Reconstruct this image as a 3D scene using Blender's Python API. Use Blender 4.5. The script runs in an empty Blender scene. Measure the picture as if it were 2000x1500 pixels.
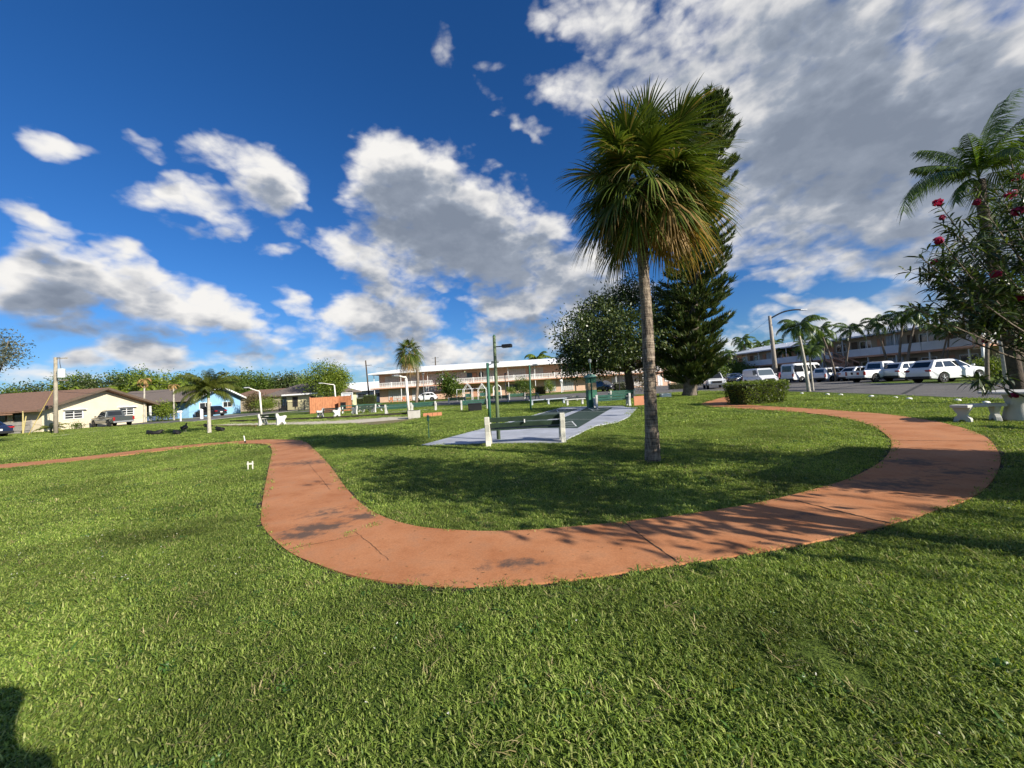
import bpy, math, random
import numpy as np
from mathutils import Vector, Matrix, noise as mnoise
S = bpy.context.scene
COL = S.collection
rng = random.Random(11)
NR = np.random.default_rng(11)
R = math.radians
PI = math.pi
V = Vector
# ---------------------------------------------------------------- camera
F = 751.0            # focal length in pixels of the 2000 px wide photograph
CAMH = 1.55
PITCH, ROLL = R(2.5), 0.060
HOR = 757.0
fw = V((0, math.cos(PITCH), math.sin(PITCH)))
u0 = V((0, -math.sin(PITCH), math.cos(PITCH)))
r0 = V((1, 0, 0))
rt = math.cos(ROLL) * r0 - math.sin(ROLL) * u0
up = math.sin(ROLL) * r0 + math.cos(ROLL) * u0
CY = HOR - F * math.tan(PITCH) / math.cos(ROLL)
cam = bpy.data.objects.new('camera', bpy.data.cameras.new('camera'))
COL.objects.link(cam)
cam.matrix_world = Matrix(((rt.x, up.x, -fw.x, 0), (rt.y, up.y, -fw.y, 0), (rt.z, up.z, -fw.z, CAMH), (0, 0, 0, 1)))
cam.data.sensor_width = 36
cam.data.lens = F / 2000 * 36
cam.data.shift_y = -(750 - CY) / 2000
cam.data.clip_start = 0.02
cam.data.clip_end = 5000
S.camera = cam

def ray(px, py):
    return fw * F + rt * (px - 1000) + up * (CY - py)
def G(px, py, z=0.0):                     # where the line of sight meets the ground
    d = ray(px, py); t = (z - CAMH) / d.z
    return V((d.x * t, d.y * t, z))
def W(px, py, Y):                         # point of the line of sight at distance Y
    d = ray(px, py); t = Y / d.y
    return V((d.x * t, Y, CAMH + d.z * t))
def GX(px, Y):                            # ground point at distance Y in picture column px
    a, b = 700.0, 1500.0
    for _ in range(50):
        m = (a + b) / 2
        d = ray(px, m)
        if d.z >= 0 or -CAMH / d.z * d.y > Y: a = m
        else: b = m
    p = G(px, b); return V((p.x, Y, 0))

# ---------------------------------------------------------------- materials
MATS = {}
def _nt(name):
    m = bpy.data.materials.new(name); m.use_nodes = True
    nt = m.node_tree; return m, nt, nt.nodes['Principled BSDF'], nt.nodes['Material Output']
def nd(nt, t, **k):
    n = nt.nodes.new(t)
    for a, b in k.items(): setattr(n, a, b)
    return n
def rgba(c): return (c[0], c[1], c[2], 1)
def mat(name, col, rough=.6, var=.12, scale=4., bump=0., metal=0., spec=.4, coat=0., bscale=None, col2=None, trans=0.):
    if name in MATS: return MATS[name]
    m, nt, b, o = _nt(name); L = nt.links.new
    b.inputs['Roughness'].default_value = rough; b.inputs['Metallic'].default_value = metal
    b.inputs['Specular IOR Level'].default_value = spec; b.inputs['Coat Weight'].default_value = coat
    b.inputs['Coat Roughness'].default_value = .08
    tc = nd(nt, 'ShaderNodeTexCoord')
    if var or col2:
        n = nd(nt, 'ShaderNodeTexNoise'); n.inputs['Scale'].default_value = scale; n.inputs['Detail'].default_value = 6
        n.inputs['Roughness'].default_value = .65
        L(tc.outputs['Object'], n.inputs['Vector'])
        cr = nd(nt, 'ShaderNodeValToRGB'); L(n.outputs['Fac'], cr.inputs[0])
        e = cr.color_ramp.elements
        a = tuple(max(0, x * (1 - var)) for x in col); c = tuple(min(1, x * (1 + var)) for x in col)
        e[0].position, e[1].position = .3, .7
        e[0].color = rgba(col2 or a); e[1].color = rgba(c)
        L(cr.outputs[0], b.inputs['Base Color'])
    else: b.inputs['Base Color'].default_value = rgba(col)
    if bump:
        n2 = nd(nt, 'ShaderNodeTexNoise'); n2.inputs['Scale'].default_value = bscale or scale * 6; n2.inputs['Detail'].default_value = 5
        L(tc.outputs['Object'], n2.inputs['Vector'])
        bp = nd(nt, 'ShaderNodeBump'); bp.inputs['Strength'].default_value = bump; bp.inputs['Distance'].default_value = .02
        L(n2.outputs['Fac'], bp.inputs['Height']); L(bp.outputs[0], b.inputs['Normal'])
    MATS[name] = m; return m
def leafmat(name, c1, c2, trans=.3, rough=.5, spec=.35, c3=None, patch=0., tcol=None):
    if name in MATS: return MATS[name]
    m, nt, b, o = _nt(name); L = nt.links.new
    g = nd(nt, 'ShaderNodeNewGeometry')
    cr = nd(nt, 'ShaderNodeValToRGB'); L(g.outputs['Random Per Island'], cr.inputs[0])
    e = cr.color_ramp.elements; e[0].color = rgba(c1); e[1].color = rgba(c2)
    if c3: e[1].position = .86; x = e.new(.93); x.color = rgba(c3)
    out = cr.outputs[0]
    if patch:
        n = nd(nt, 'ShaderNodeTexNoise'); n.inputs['Scale'].default_value = patch; n.inputs['Detail'].default_value = 3
        L(g.outputs['Position'], n.inputs['Vector'])
        mr = nd(nt, 'ShaderNodeMapRange'); L(n.outputs['Fac'], mr.inputs[0])
        for i, v in ((1, .3), (2, .7), (3, .65), (4, 1.35)): mr.inputs[i].default_value = v
        vm = nd(nt, 'ShaderNodeVectorMath', operation='SCALE'); L(out, vm.inputs[0]); L(mr.outputs[0], vm.inputs['Scale'])
        out = vm.outputs[0]
    L(out, b.inputs['Base Color'])
    b.inputs['Roughness'].default_value = rough; b.inputs['Specular IOR Level'].default_value = spec
    if trans:
        t = nd(nt, 'ShaderNodeBsdfTranslucent'); mx = nd(nt, 'ShaderNodeMixShader'); mx.inputs[0].default_value = trans
        vm2 = nd(nt, 'ShaderNodeVectorMath', operation='MULTIPLY'); L(out, vm2.inputs[0]); vm2.inputs[1].default_value = tcol or (1.5, 1.5, .7)
        L(vm2.outputs[0], t.inputs[0]); L(b.outputs[0], mx.inputs[1]); L(t.outputs[0], mx.inputs[2]); L(mx.outputs[0], o.inputs[0])
    MATS[name] = m; return m

# ---------------------------------------------------------------- mesh helpers
class MB:
    def __init__(s): s.v = []; s.f = []; s.m = []
    def add(s, vs, fs, mi=0):
        o = len(s.v); s.v += [tuple(p) for p in vs]
        for f in fs: s.f.append(tuple(i + o for i in f)); s.m.append(mi)
        return s
    def box(s, c, d, rz=0., mi=0, taper=1.):
        x, y, z = d[0] / 2, d[1] / 2, d[2] / 2; cr, sr = math.cos(rz), math.sin(rz); vs = []
        for k in (-1, 1):
            t = taper if k > 0 else 1
            for a, b in ((-1, -1), (1, -1), (1, 1), (-1, 1)):
                X, Y = a * x * t, b * y * t
                vs.append((c[0] + X * cr - Y * sr, c[1] + X * sr + Y * cr, c[2] + k * z))
        return s.add(vs, [(3, 2, 1, 0), (4, 5, 6, 7), (0, 1, 5, 4), (1, 2, 6, 5), (2, 3, 7, 6), (3, 0, 4, 7)], mi)
    def beam(s, a, b, w, h=None, mi=0):
        a, b = V(a), V(b); d = (b - a).normalized(); h = h or w
        q = V((0, 0, 1)) if abs(d.z) < .95 else V((0, 1, 0))
        x = d.cross(q).normalized() * w / 2; y = x.cross(d).normalized() * h / 2
        vs = [p + i * x + j * y for p in (a, b) for i, j in ((-1, -1), (1, -1), (1, 1), (-1, 1))]
        return s.add(vs, [(0, 1, 2, 3), (7, 6, 5, 4), (4, 5, 1, 0), (5, 6, 2, 1), (6, 7, 3, 2), (7, 4, 0, 3)], mi)
    def tube(s, pts, rad, n=8, mi=0):
        pts = [V(p) for p in pts]; vs = []; fs = []; px = None
        if not hasattr(rad, '__len__'): rad = [rad] * len(pts)
        for i, p in enumerate(pts):
            d = (pts[min(i + 1, len(pts) - 1)] - pts[max(i - 1, 0)]).normalized()
            if px is None:
                q = V((1, 0, 0)) if abs(d.x) < .9 else V((0, 1, 0)); px = d.cross(q).normalized()
            else: px = (px - d * px.dot(d)).normalized()
            y = d.cross(px)
            for k in range(n):
                a = 2 * PI * k / n; vs.append(p + (px * math.cos(a) + y * math.sin(a)) * rad[i])
        for i in range(len(pts) - 1):
            for k in range(n):
                a, b = i * n + k, i * n + (k + 1) % n; fs.append((a, b, b + n, a + n))
        fs.append(tuple(range(n - 1, -1, -1))); fs.append(tuple(range((len(pts) - 1) * n, len(pts) * n)))
        return s.add(vs, fs, mi)
    def prism(s, poly, ax, lo, hi, mi=0):
        n = len(poly)
        def P(p, t): return (t, p[0], p[1]) if ax == 'x' else ((p[0], t, p[1]) if ax == 'y' else (p[0], p[1], t))
        vs = [P(p, lo) for p in poly] + [P(p, hi) for p in poly]
        fs = [tuple(range(n - 1, -1, -1)), tuple(range(n, 2 * n))] + [(i, (i + 1) % n, (i + 1) % n + n, i + n) for i in range(n)]
        if ax == 'y': fs = [f[::-1] for f in fs]
        ar = sum(poly[i][0] * poly[(i + 1) % n][1] - poly[(i + 1) % n][0] * poly[i][1] for i in range(n))
        if ar < 0: fs = [f[::-1] for f in fs]
        return s.add(vs, fs, mi)
    def lathe(s, prof, n=16, c=(0, 0, 0), mi=0):
        vs = [(c[0] + r * math.cos(2 * PI * k / n), c[1] + r * math.sin(2 * PI * k / n), c[2] + z) for r, z in prof for k in range(n)]
        fs = [(i * n + k, i * n + (k + 1) % n, (i + 1) * n + (k + 1) % n, (i + 1) * n + k) for i in range(len(prof) - 1) for k in range(n)]
        fs.append(tuple(range(n - 1, -1, -1))); fs.append(tuple(range((len(prof) - 1) * n, len(prof) * n)))
        return s.add(vs, fs, mi)
    def ell(s, c, r, n=10, mi=0):
        m = max(4, n // 2); prof = []
        vs = [(c[0], c[1], c[2] - r[2])]
        for i in range(1, m):
            t = -PI / 2 + PI * i / m
            for k in range(n):
                a = 2 * PI * k / n; vs.append((c[0] + r[0] * math.cos(t) * math.cos(a), c[1] + r[1] * math.cos(t) * math.sin(a), c[2] + r[2] * math.sin(t)))
        vs.append((c[0], c[1], c[2] + r[2])); fs = []
        for k in range(n):
            fs.append((0, 1 + (k + 1) % n, 1 + k)); e = 1 + (m - 2) * n
            fs.append((e + k, e + (k + 1) % n, len(vs) - 1))
        for i in range(m - 2):
            for k in range(n):
                a = 1 + i * n + k; b = 1 + i * n + (k + 1) % n; fs.append((a, b, b + n, a + n))
        return s.add(vs, fs, mi)
    def build(s, name, mats, parent=None, smooth=False, bevel=0., seg=2):
        me = bpy.data.meshes.new(name); me.from_pydata(s.v, [], s.f)
        for m in (mats if isinstance(mats, (list, tuple)) else [mats]): me.materials.append(m)
        me.polygons.foreach_set('material_index', s.m)
        if smooth: me.polygons.foreach_set('use_smooth', [True] * len(s.f))
        me.update()
        o = bpy.data.objects.new(name, me); COL.objects.link(o)
        if parent: o.parent = parent
        if bevel:
            b = o.modifiers.new('bevel', 'BEVEL'); b.width = bevel; b.segments = seg; b.limit_method = 'ANGLE'; b.angle_limit = R(35)
        return o
class Leaves:                                   # many ribbons and leaf blades in one mesh
    def __init__(s): s.V = []; s.Q = []; s.M = []; s.n = 0
    def raw(s, v, q, mi=0):
        v = np.asarray(v, dtype=np.float32).reshape(-1, 3); q = np.asarray(q, dtype=np.int64).reshape(-1, 4)
        s.V.append(v); s.Q.append(q + s.n); s.M.append(np.full(len(q), mi)); s.n += len(v)
    def ribbon(s, pts, wid, side, mi=0):
        v = []
        for p, w in zip(pts, wid): v.append(p - side * w); v.append(p + side * w)
        k = len(pts); s.raw(v, [(2 * i, 2 * i + 1, 2 * i + 3, 2 * i + 2) for i in range(k - 1)], mi)
    def blades(s, P, D, N, ln, wd, mi=0):         # arrays: base point, direction, normal, length, width -> diamond leaves
        D = D / (np.linalg.norm(D, axis=1, keepdims=True) + 1e-9); Sd = np.cross(D, N); Sd /= (np.linalg.norm(Sd, axis=1, keepdims=True) + 1e-9)
        ln = np.broadcast_to(np.asarray(ln, float), (len(P),))[:, None]; wd = np.broadcast_to(np.asarray(wd, float), (len(P),))[:, None]
        m = P + D * ln * .45
        v = np.stack([P, m + Sd * wd / 2, P + D * ln, m - Sd * wd / 2], 1).reshape(-1, 3)
        q = np.arange(len(P) * 4).reshape(-1, 4); s.raw(v, q, mi)
    def build(s, name, mats, parent=None, smooth=False):
        v = np.concatenate(s.V); q = np.concatenate(s.Q); mi = np.concatenate(s.M)
        me = bpy.data.meshes.new(name); me.vertices.add(len(v)); me.vertices.foreach_set('co', v.astype(np.float32).ravel())
        me.loops.add(q.size); me.loops.foreach_set('vertex_index', q.astype(np.int32).ravel())
        me.polygons.add(len(q)); me.polygons.foreach_set('loop_start', np.arange(0, q.size, 4, dtype=np.int32))
        me.polygons.foreach_set('loop_total', np.full(len(q), 4, dtype=np.int32))
        for m in (mats if isinstance(mats, (list, tuple)) else [mats]): me.materials.append(m)
        me.polygons.foreach_set('material_index', mi.astype(np.int32)); me.update(calc_edges=True); me.validate()
        if smooth: me.polygons.foreach_set('use_smooth', np.ones(len(q), dtype=bool))
        o = bpy.data.objects.new(name, me); COL.objects.link(o)
        if parent: o.parent = parent
        return o
def tag(o, label=None, cat=None, group=None, kind=None):
    if label: o['label'] = label
    if cat: o['category'] = cat
    if group: o['group'] = group
    if kind: o['kind'] = kind
    return o
def thing(name, label, cat, loc=(0, 0, 0), rz=0., group=None):
    o = bpy.data.objects.new(name, None); COL.objects.link(o); o.empty_display_size = .2
    o.location = loc; o.rotation_euler = (0, 0, rz); return tag(o, label, cat, group)
def copy_tree(o, parent=None):
    c = o.copy(); COL.objects.link(c)
    if parent: c.parent = parent
    for ch in list(o.children): copy_tree(ch, c)
    return c
def dup(o, loc, rz, label, scale=1., group=None):
    c = copy_tree(o); c.location = loc; c.rotation_euler = (0, 0, rz)
    c.scale = (scale,) * 3 if not hasattr(scale, '__len__') else scale; c['label'] = label
    if group: c['group'] = group
    return c
def inpoly(P, poly):
    x, y = P[:, 0], P[:, 1]; r = np.zeros(len(P), bool); n = len(poly)
    for i in range(n):
        x1, y1 = poly[i]; x2, y2 = poly[(i + 1) % n]
        if y1 == y2: continue
        c = ((y1 > y) != (y2 > y)) & (x < (x2 - x1) * (y - y1) / (y2 - y1) + x1); r ^= c
    return r
def crom(pts, n=6, closed=False):                # smooth curve through points
    pts = [V(p) for p in pts]; o = []
    for i in range(len(pts) - 1):
        p0 = pts[max(i - 1, 0)]; p1 = pts[i]; p2 = pts[i + 1]; p3 = pts[min(i + 2, len(pts) - 1)]
        for k in range(n):
            t = k / n; o.append(.5 * ((2 * p1) + (p2 - p0) * t + (2 * p0 - 5 * p1 + 4 * p2 - p3) * t * t + (3 * p1 - p0 - 3 * p2 + p3) * t ** 3))
    o.append(pts[-1]); return o
# ---------------------------------------------------------------- sun and sky
SUN_EL = R(25); SHD = V((-.81, .585, 0)).normalized()      # shadows fall to the left and away
sun_dir = V((-SHD.x * math.cos(SUN_EL), -SHD.y * math.cos(SUN_EL), math.sin(SUN_EL)))
sl = bpy.data.lights.new('sun', 'SUN'); sl.energy = 4.6; sl.angle = R(.5); sl.color = (1, .93, .81)
so = bpy.data.objects.new('sun', sl); COL.objects.link(so); so.location = (30, -20, 30)
so.rotation_euler = sun_dir.to_track_quat('Z', 'Y').to_euler()
w = bpy.data.worlds.new('World'); S.world = w; w.use_nodes = True
nt = w.node_tree; L = nt.links.new; bg = nt.nodes['Background']
sky = nd(nt, 'ShaderNodeTexSky', sky_type='NISHITA'); sky.sun_disc = False
sky.sun_elevation = SUN_EL; sky.sun_rotation = math.atan2(sun_dir.x, sun_dir.y)
sky.air_density = 1.0; sky.dust_density = .5; sky.ozone_density = 3.0
def vmath(op, a, b=None, c=None):
    n = nd(nt, 'ShaderNodeVectorMath', operation=op)
    for i, x in enumerate((a, b, c)):
        if x is None: continue
        if isinstance(x, bpy.types.NodeSocket): L(x, n.inputs[i])
        else: n.inputs[i].default_value = x
    return n.outputs['Value'] if op in ('DOT_PRODUCT', 'LENGTH') else n.outputs[0]
def fmath(op, a, b=None, c=None, clamp=False):
    n = nd(nt, 'ShaderNodeMath', operation=op); n.use_clamp = clamp
    for i, x in enumerate((a, b, c)):
        if x is None: continue
        if isinstance(x, bpy.types.NodeSocket): L(x, n.inputs[i])
        else: n.inputs[i].default_value = x
    return n.outputs[0]
def smooth(x, a, b, lo=0., hi=1.):
    n = nd(nt, 'ShaderNodeMapRange', interpolation_type='SMOOTHSTEP'); L(x, n.inputs[0])
    for i, v in ((1, a), (2, b), (3, lo), (4, hi)): n.inputs[i].default_value = v
    return n.outputs[0]
tc = nd(nt, 'ShaderNodeTexCoord'); D = tc.outputs['Generated']
def azel(px, py):
    d = ray(px, py).normalized(); return math.atan2(d.x, d.y), math.asin(d.z)
# every cloud puff: picture position of its centre, radii, tilt, thickness
BL = [
 # big dark bank, right
 (1560,60,330,200,0,.78),(1800,120,330,300,0,.85),(1640,250,330,190,0,1.25),(1460,180,280,130,10,.85),(1880,300,260,190,0,1.0),(1250,60,170,110,20,.66),(1120,30,110,60,15,.5),(1330,160,170,90,20,.65),(1160,180,110,60,0,.5),
 (1700,380,300,120,0,1.0),(1500,380,260,110,0,.8),(1930,430,190,110,0,.9),(1600,470,250,60,-6,.5),(1750,500,180,50,0,.6),(1980,60,200,200,0,.7),
 # central cumulus
 (760,330,90,70,0,1.0),(830,400,150,110,10,1.2),(900,440,160,110,20,1.2),(960,490,150,95,15,1.15),(1040,480,90,80,0,.9),(1090,530,110,70,0,.9),(760,300,50,40,0,.8),(870,530,130,40,0,.7),(1170,570,110,50,0,.65),
 (700,490,75,40,20,.55),(755,560,110,42,35,.6),
 # lower middle
 (740,620,105,48,8,.9),(690,605,60,30,0,.75),(800,640,70,30,0,.6),(1010,600,95,55,15,.75),(960,640,60,30,0,.5),(890,700,190,45,0,.62),(1080,650,120,50,0,.6),(640,695,120,28,0,.55),(580,595,60,20,25,.45),
 # upper left group
 (470,310,85,45,10,.75),(520,360,75,55,35,.72),(330,390,90,42,0,.62),(400,400,110,40,10,.6),(460,420,45,50,60,.45),(350,440,60,20,10,.4),(300,285,45,20,35,.35),(110,288,75,22,10,.45),(535,485,40,16,-10,.33),(590,410,45,14,35,.4),(585,450,30,18,20,.25),
 # left bank
 (60,500,120,45,0,.85),(150,540,160,55,12,1.0),(280,570,140,55,14,.95),(400,605,110,48,12,.85),(470,630,75,30,10,.75),(60,580,130,55,0,.9),(110,640,90,28,0,.6),(250,500,60,30,20,.6),(80,440,90,26,22,.6),(300,640,90,25,5,.5),
 # low left
 (270,680,95,38,6,.8),(330,700,70,24,4,.6),(180,700,80,26,0,.55),(120,730,120,22,0,.4),(500,670,130,26,5,.5),(620,655,60,30,0,.35),(450,700,120,18,0,.4),
 # small ones high up
 (868,75,22,48,-10,.42),(876,110,20,34,0,.42),(970,200,50,14,50,.24),(1010,235,80,14,20,.26),(1045,262,30,12,40,.28),(960,120,40,10,10,.15),
 # right, low
 (1650,610,95,30,4,.85),(1620,590,40,24,0,.75),(1700,640,110,36,0,.75),(1560,640,110,30,0,.5),(1550,585,60,18,0,.5),(1480,640,80,40,0,.55),(1790,600,110,60,0,.7),(1900,590,120,80,0,.8),(1530,525,130,14,-16,.4),(1480,690,110,40,0,.45),
 (1760,180,700,420,0,.46),
]
FILL_CLOUDS = [(2.9, .35, .6, .3, .40), (-2.6, .4, .55, .3, .42), (-1.9, .3, .4, .2, .4), (2.2, .9, .5, .2, .35), (1.55, .3, .35, .25, .6), (0, 1.45, 9., .22, .45), (2.4, .12, .8, .1, .4)]   # unseen clouds added beside and behind the viewer for neutral fill light
def cover(AE):                                  # thickness of the cloud cover in one direction
    sx = nd(nt, 'ShaderNodeSeparateXYZ'); L(AE, sx.inputs[0])
    A3 = nd(nt, 'ShaderNodeCombineXYZ'); E3 = nd(nt, 'ShaderNodeCombineXYZ')
    for i in range(3): L(sx.outputs[0], A3.inputs[i]); L(sx.outputs[1], E3.inputs[i])
    acc = None
    AL = BL + FILL_CLOUDS
    for i in range(0, len(AL), 3):
        tr = [AL[min(i + k, len(AL) - 1)] for k in range(3)]; au, bu, cu, av, bv, cv, kk = [], [], [], [], [], [], []
        for it in tr:
            if len(it) == 5:
                q0, q1, ra, re, k = it; au.append(1 / ra); bu.append(0); cu.append(-q0 / ra); av.append(0); bv.append(1 / re); cv.append(-q1 / re); kk.append(k); continue
            px, py, rx, ry, rot, k = it
            a0, e0 = azel(px, py); a1, e1 = azel(px + 5, py); a2, e2 = azel(px, py + 5)
            J = np.array([[a1 - a0, a2 - a0], [e1 - e0, e2 - e0]]) / 5; Ji = np.linalg.inv(J)
            c, s_ = math.cos(R(rot)), math.sin(R(rot)); M = np.array([[c / rx, s_ / rx], [-s_ / ry, c / ry]]) @ Ji
            t = -M @ np.array([a0, e0])
            au.append(M[0, 0]); bu.append(M[0, 1]); cu.append(t[0]); av.append(M[1, 0]); bv.append(M[1, 1]); cv.append(t[1]); kk.append(k)
        u = vmath('MULTIPLY_ADD', E3.outputs[0], tuple(bu), tuple(cu)); u = vmath('MULTIPLY_ADD', A3.outputs[0], tuple(au), u)
        v = vmath('MULTIPLY_ADD', E3.outputs[0], tuple(bv), tuple(cv)); v = vmath('MULTIPLY_ADD', A3.outputs[0], tuple(av), v)
        d = vmath('MULTIPLY', u, u); d = vmath('MULTIPLY_ADD', v, v, d)
        val = vmath('MULTIPLY_ADD', d, tuple(-x * .75 for x in kk), tuple(kk))
        acc = val if acc is None else vmath('MAXIMUM', acc, val)
    s2 = nd(nt, 'ShaderNodeSeparateXYZ'); L(acc, s2.inputs[0])
    return fmath('MAXIMUM', fmath('MAXIMUM', s2.outputs[0], s2.outputs[1]), fmath('MAXIMUM', s2.outputs[2], -1.2))
def noise3(vec, sc, det, rough=.55, dist=0.):
    n = nd(nt, 'ShaderNodeTexNoise'); n.inputs['Scale'].default_value = sc; n.inputs['Detail'].default_value = det
    n.inputs['Roughness'].default_value = rough; n.inputs['Distortion'].default_value = dist; L(vec, n.inputs['Vector']); return n
sd = nd(nt, 'ShaderNodeSeparateXYZ'); L(D, sd.inputs[0])
az = fmath('ARCTAN2', sd.outputs[0], sd.outputs[1]); el = fmath('ARCSINE', sd.outputs[2])
cb = nd(nt, 'ShaderNodeCombineXYZ'); L(az, cb.inputs[0]); L(el, cb.inputs[1])
strn = vmath('MULTIPLY', D, (1., 1., 1.7))
wz = noise3(strn, 7, 3)
warp = vmath('MULTIPLY', vmath('SUBTRACT', wz.outputs['Color'], (.5, .5, .5)), (.12, .07, 0))
wz2 = noise3(strn, 22, 2)
warp2 = vmath('MULTIPLY', vmath('SUBTRACT', wz2.outputs['Color'], (.5, .5, .5)), (.035, .03, 0))
AE = vmath('ADD', vmath('ADD', cb.outputs[0], warp), warp2)
def dens(off, doff):
    c = cover(vmath('ADD', AE, off)); q = vmath('ADD', strn, doff)
    n = noise3(q, 8, 10, .565, .15).outputs['Fac']; n = fmath('SUBTRACT', n, .5)
    vo = nd(nt, 'ShaderNodeTexVoronoi', feature='F1'); vo.inputs['Scale'].default_value = 17; vo.inputs['Detail'].default_value = 1.0; vo.inputs['Roughness'].default_value = .55; vo.inputs['Lacunarity'].default_value = 2.3
    L(vmath('ADD', q, vmath('MULTIPLY', vmath('SUBTRACT', wz2.outputs['Color'], (.5, .5, .5)), (.05, .05, .05))), vo.inputs['Vector'])
    n = fmath('MULTIPLY_ADD', fmath('SUBTRACT', .62, vo.outputs['Distance']), .21, fmath('MULTIPLY', n, .95))
    return c, fmath('MULTIPLY_ADD', n, 1.9, c)
c1, d1 = dens((0, 0, 0), (0, 0, 0))
c2, d2 = dens((-.014, .062, 0), (-.014, 0, .095))
alpha = smooth(d1, -.04, .68)
fine = noise3(strn, 16, 8, .6).outputs['Fac']
shade = smooth(fmath('MULTIPLY_ADD', d2, .78, fmath('MULTIPLY', c1, .32)), .02, 1.12)
broad = noise3(strn, 3.2, 4, .5).outputs['Fac']
shade = fmath('MULTIPLY_ADD', fmath('SUBTRACT', broad, .5), -1.1, fmath('MULTIPLY_ADD', fmath('SUBTRACT', fine, .5), -.55, shade), clamp=True)
mixc = nd(nt, 'ShaderNodeValToRGB'); L(shade, mixc.inputs[0]); e = mixc.color_ramp.elements
e[0].color = (.52, .51, .495, 1); e[1].color = (.125, .148, .19, 1)
x = e.new(.38); x.color = (.35, .355, .37, 1); x = e.new(.7); x.color = (.185, .21, .255, 1)
skyc = vmath('MULTIPLY', sky.outputs[0], (.033, .046, .067))
hs = nd(nt, 'ShaderNodeHueSaturation'); hs.inputs['Saturation'].default_value = 1.1; hs.inputs['Value'].default_value = 1.0; L(skyc, hs.inputs['Color'])
mx = nd(nt, 'ShaderNodeMix', data_type='RGBA'); L(alpha, mx.inputs['Factor']); L(hs.outputs[0], mx.inputs[6]); L(mixc.outputs[0], mx.inputs[7])
L(mx.outputs[2], bg.inputs[0]); bg.inputs[1].default_value = 1.0
w.cycles.sampling_method = 'MANUAL'; w.cycles.sample_map_resolution = 512
S.view_settings.view_transform = 'Standard'; S.view_settings.look = 'None'; S.view_settings.gamma = 1; S.view_settings.exposure = 0.84
S.view_settings.use_curve_mapping = False
S.render.engine = 'CYCLES'; S.cycles.max_bounces = 6; S.cycles.transparent_max_bounces = 6; S.cycles.use_adaptive_sampling = True
S.cycles.adaptive_threshold = .015; S.cycles.use_denoising = True; S.cycles.denoiser = 'OPENIMAGEDENOISE'; S.cycles.denoising_prefilter = 'ACCURATE'; S.cycles.caustics_reflective = False; S.cycles.caustics_refractive = False
# ---------------------------------------------------------------- ground, path, roads
def g2(l, n=8, close=True):
    c = crom([G(*p) for p in l], n); return [(p.x, p.y) for p in c]
def lawn_mat():
    m, nt, b, o = _nt('lawn_ground'); L = nt.links.new
    g = nd(nt, 'ShaderNodeNewGeometry')
    def noise(sc, det, rough=.6):
        n = nd(nt, 'ShaderNodeTexNoise'); n.inputs['Scale'].default_value = sc; n.inputs['Detail'].default_value = det
        n.inputs['Roughness'].default_value = rough; L(g.outputs['Position'], n.inputs['Vector']); return n.outputs['Fac']
    cr = nd(nt, 'ShaderNodeValToRGB'); L(noise(9, 8, .75), cr.inputs[0]); e = cr.color_ramp.elements
    e[0].position = .32; e[0].color = (.026, .056, .010, 1); e[1].position = .68; e[1].color = (.17, .23, .048, 1)
    c2 = nd(nt, 'ShaderNodeValToRGB'); L(noise(.35, 5), c2.inputs[0]); e = c2.color_ramp.elements
    e[0].position = .35; e[0].color = (.75, .85, .7, 1); e[1].position = .66; e[1].color = (1.25, 1.12, 1.1, 1)
    mm = nd(nt, 'ShaderNodeVectorMath', operation='MULTIPLY'); L(cr.outputs[0], mm.inputs[0]); L(c2.outputs[0], mm.inputs[1])
    L(mm.outputs[0], b.inputs['Base Color']); b.inputs['Roughness'].default_value = .9; b.inputs['Specular IOR Level'].default_value = .1
    bp = nd(nt, 'ShaderNodeBump'); bp.inputs['Strength'].default_value = .9; bp.inputs['Distance'].default_value = .05
    L(noise(22, 6, .7), bp.inputs['Height']); L(bp.outputs[0], b.inputs['Normal']); return m
gm = MB(); n = 40
gx = np.concatenate([-np.geomspace(2500, 12, 20), np.linspace(-10, 10, 9), np.geomspace(12, 2500, 20)])
k = len(gx)
gm.add([(x, y, 0) for y in gx for x in gx], [(j * k + i, j * k + i + 1, (j + 1) * k + i + 1, (j + 1) * k + i) for j in range(k - 1) for i in range(k - 1)])
tag(gm.build('ground', lawn_mat()), kind='structure')

# red concrete path
outer = [(430, 868), (480, 867), (520, 869), (531, 880), (528, 900), (518, 950), (510, 1005), (516, 1035), (560, 1078), (620, 1106), (700, 1131), (820, 1147), (950, 1149), (1100, 1139), (1320, 1107), (1500, 1079), (1680, 1042), (1830, 1000), (1915, 965), (1950, 920), (1950, 885), (1915, 850), (1830, 825), (1720, 809), (1600, 800), (1500, 794), (1462, 791), (1440, 787), (1436, 781), (1450, 776)]
inner = [(1425, 774), (1402, 779), (1375, 787), (1372, 792), (1400, 796), (1470, 800), (1560, 806), (1640, 816), (1700, 832), (1735, 855), (1741, 875), (1725, 900), (1680, 928), (1620, 950), (1480, 985), (1300, 1013), (1130, 1031), (1000, 1040), (900, 1039), (800, 1028), (725, 1000), (680, 960), (645, 912), (615, 880), (590, 862), (540, 859), (480, 861), (430, 866)]
po, pi_ = g2(outer), g2(inner)
path_poly = po + pi_
br_t = g2([(-80, 918), (0, 908), (150, 894), (300, 877), (400, 867), (432, 865)]); br_b = g2([(433, 869), (400, 871), (300, 883), (150, 901), (0, 916), (-80, 926)])
branch_poly = br_t + br_b
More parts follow.
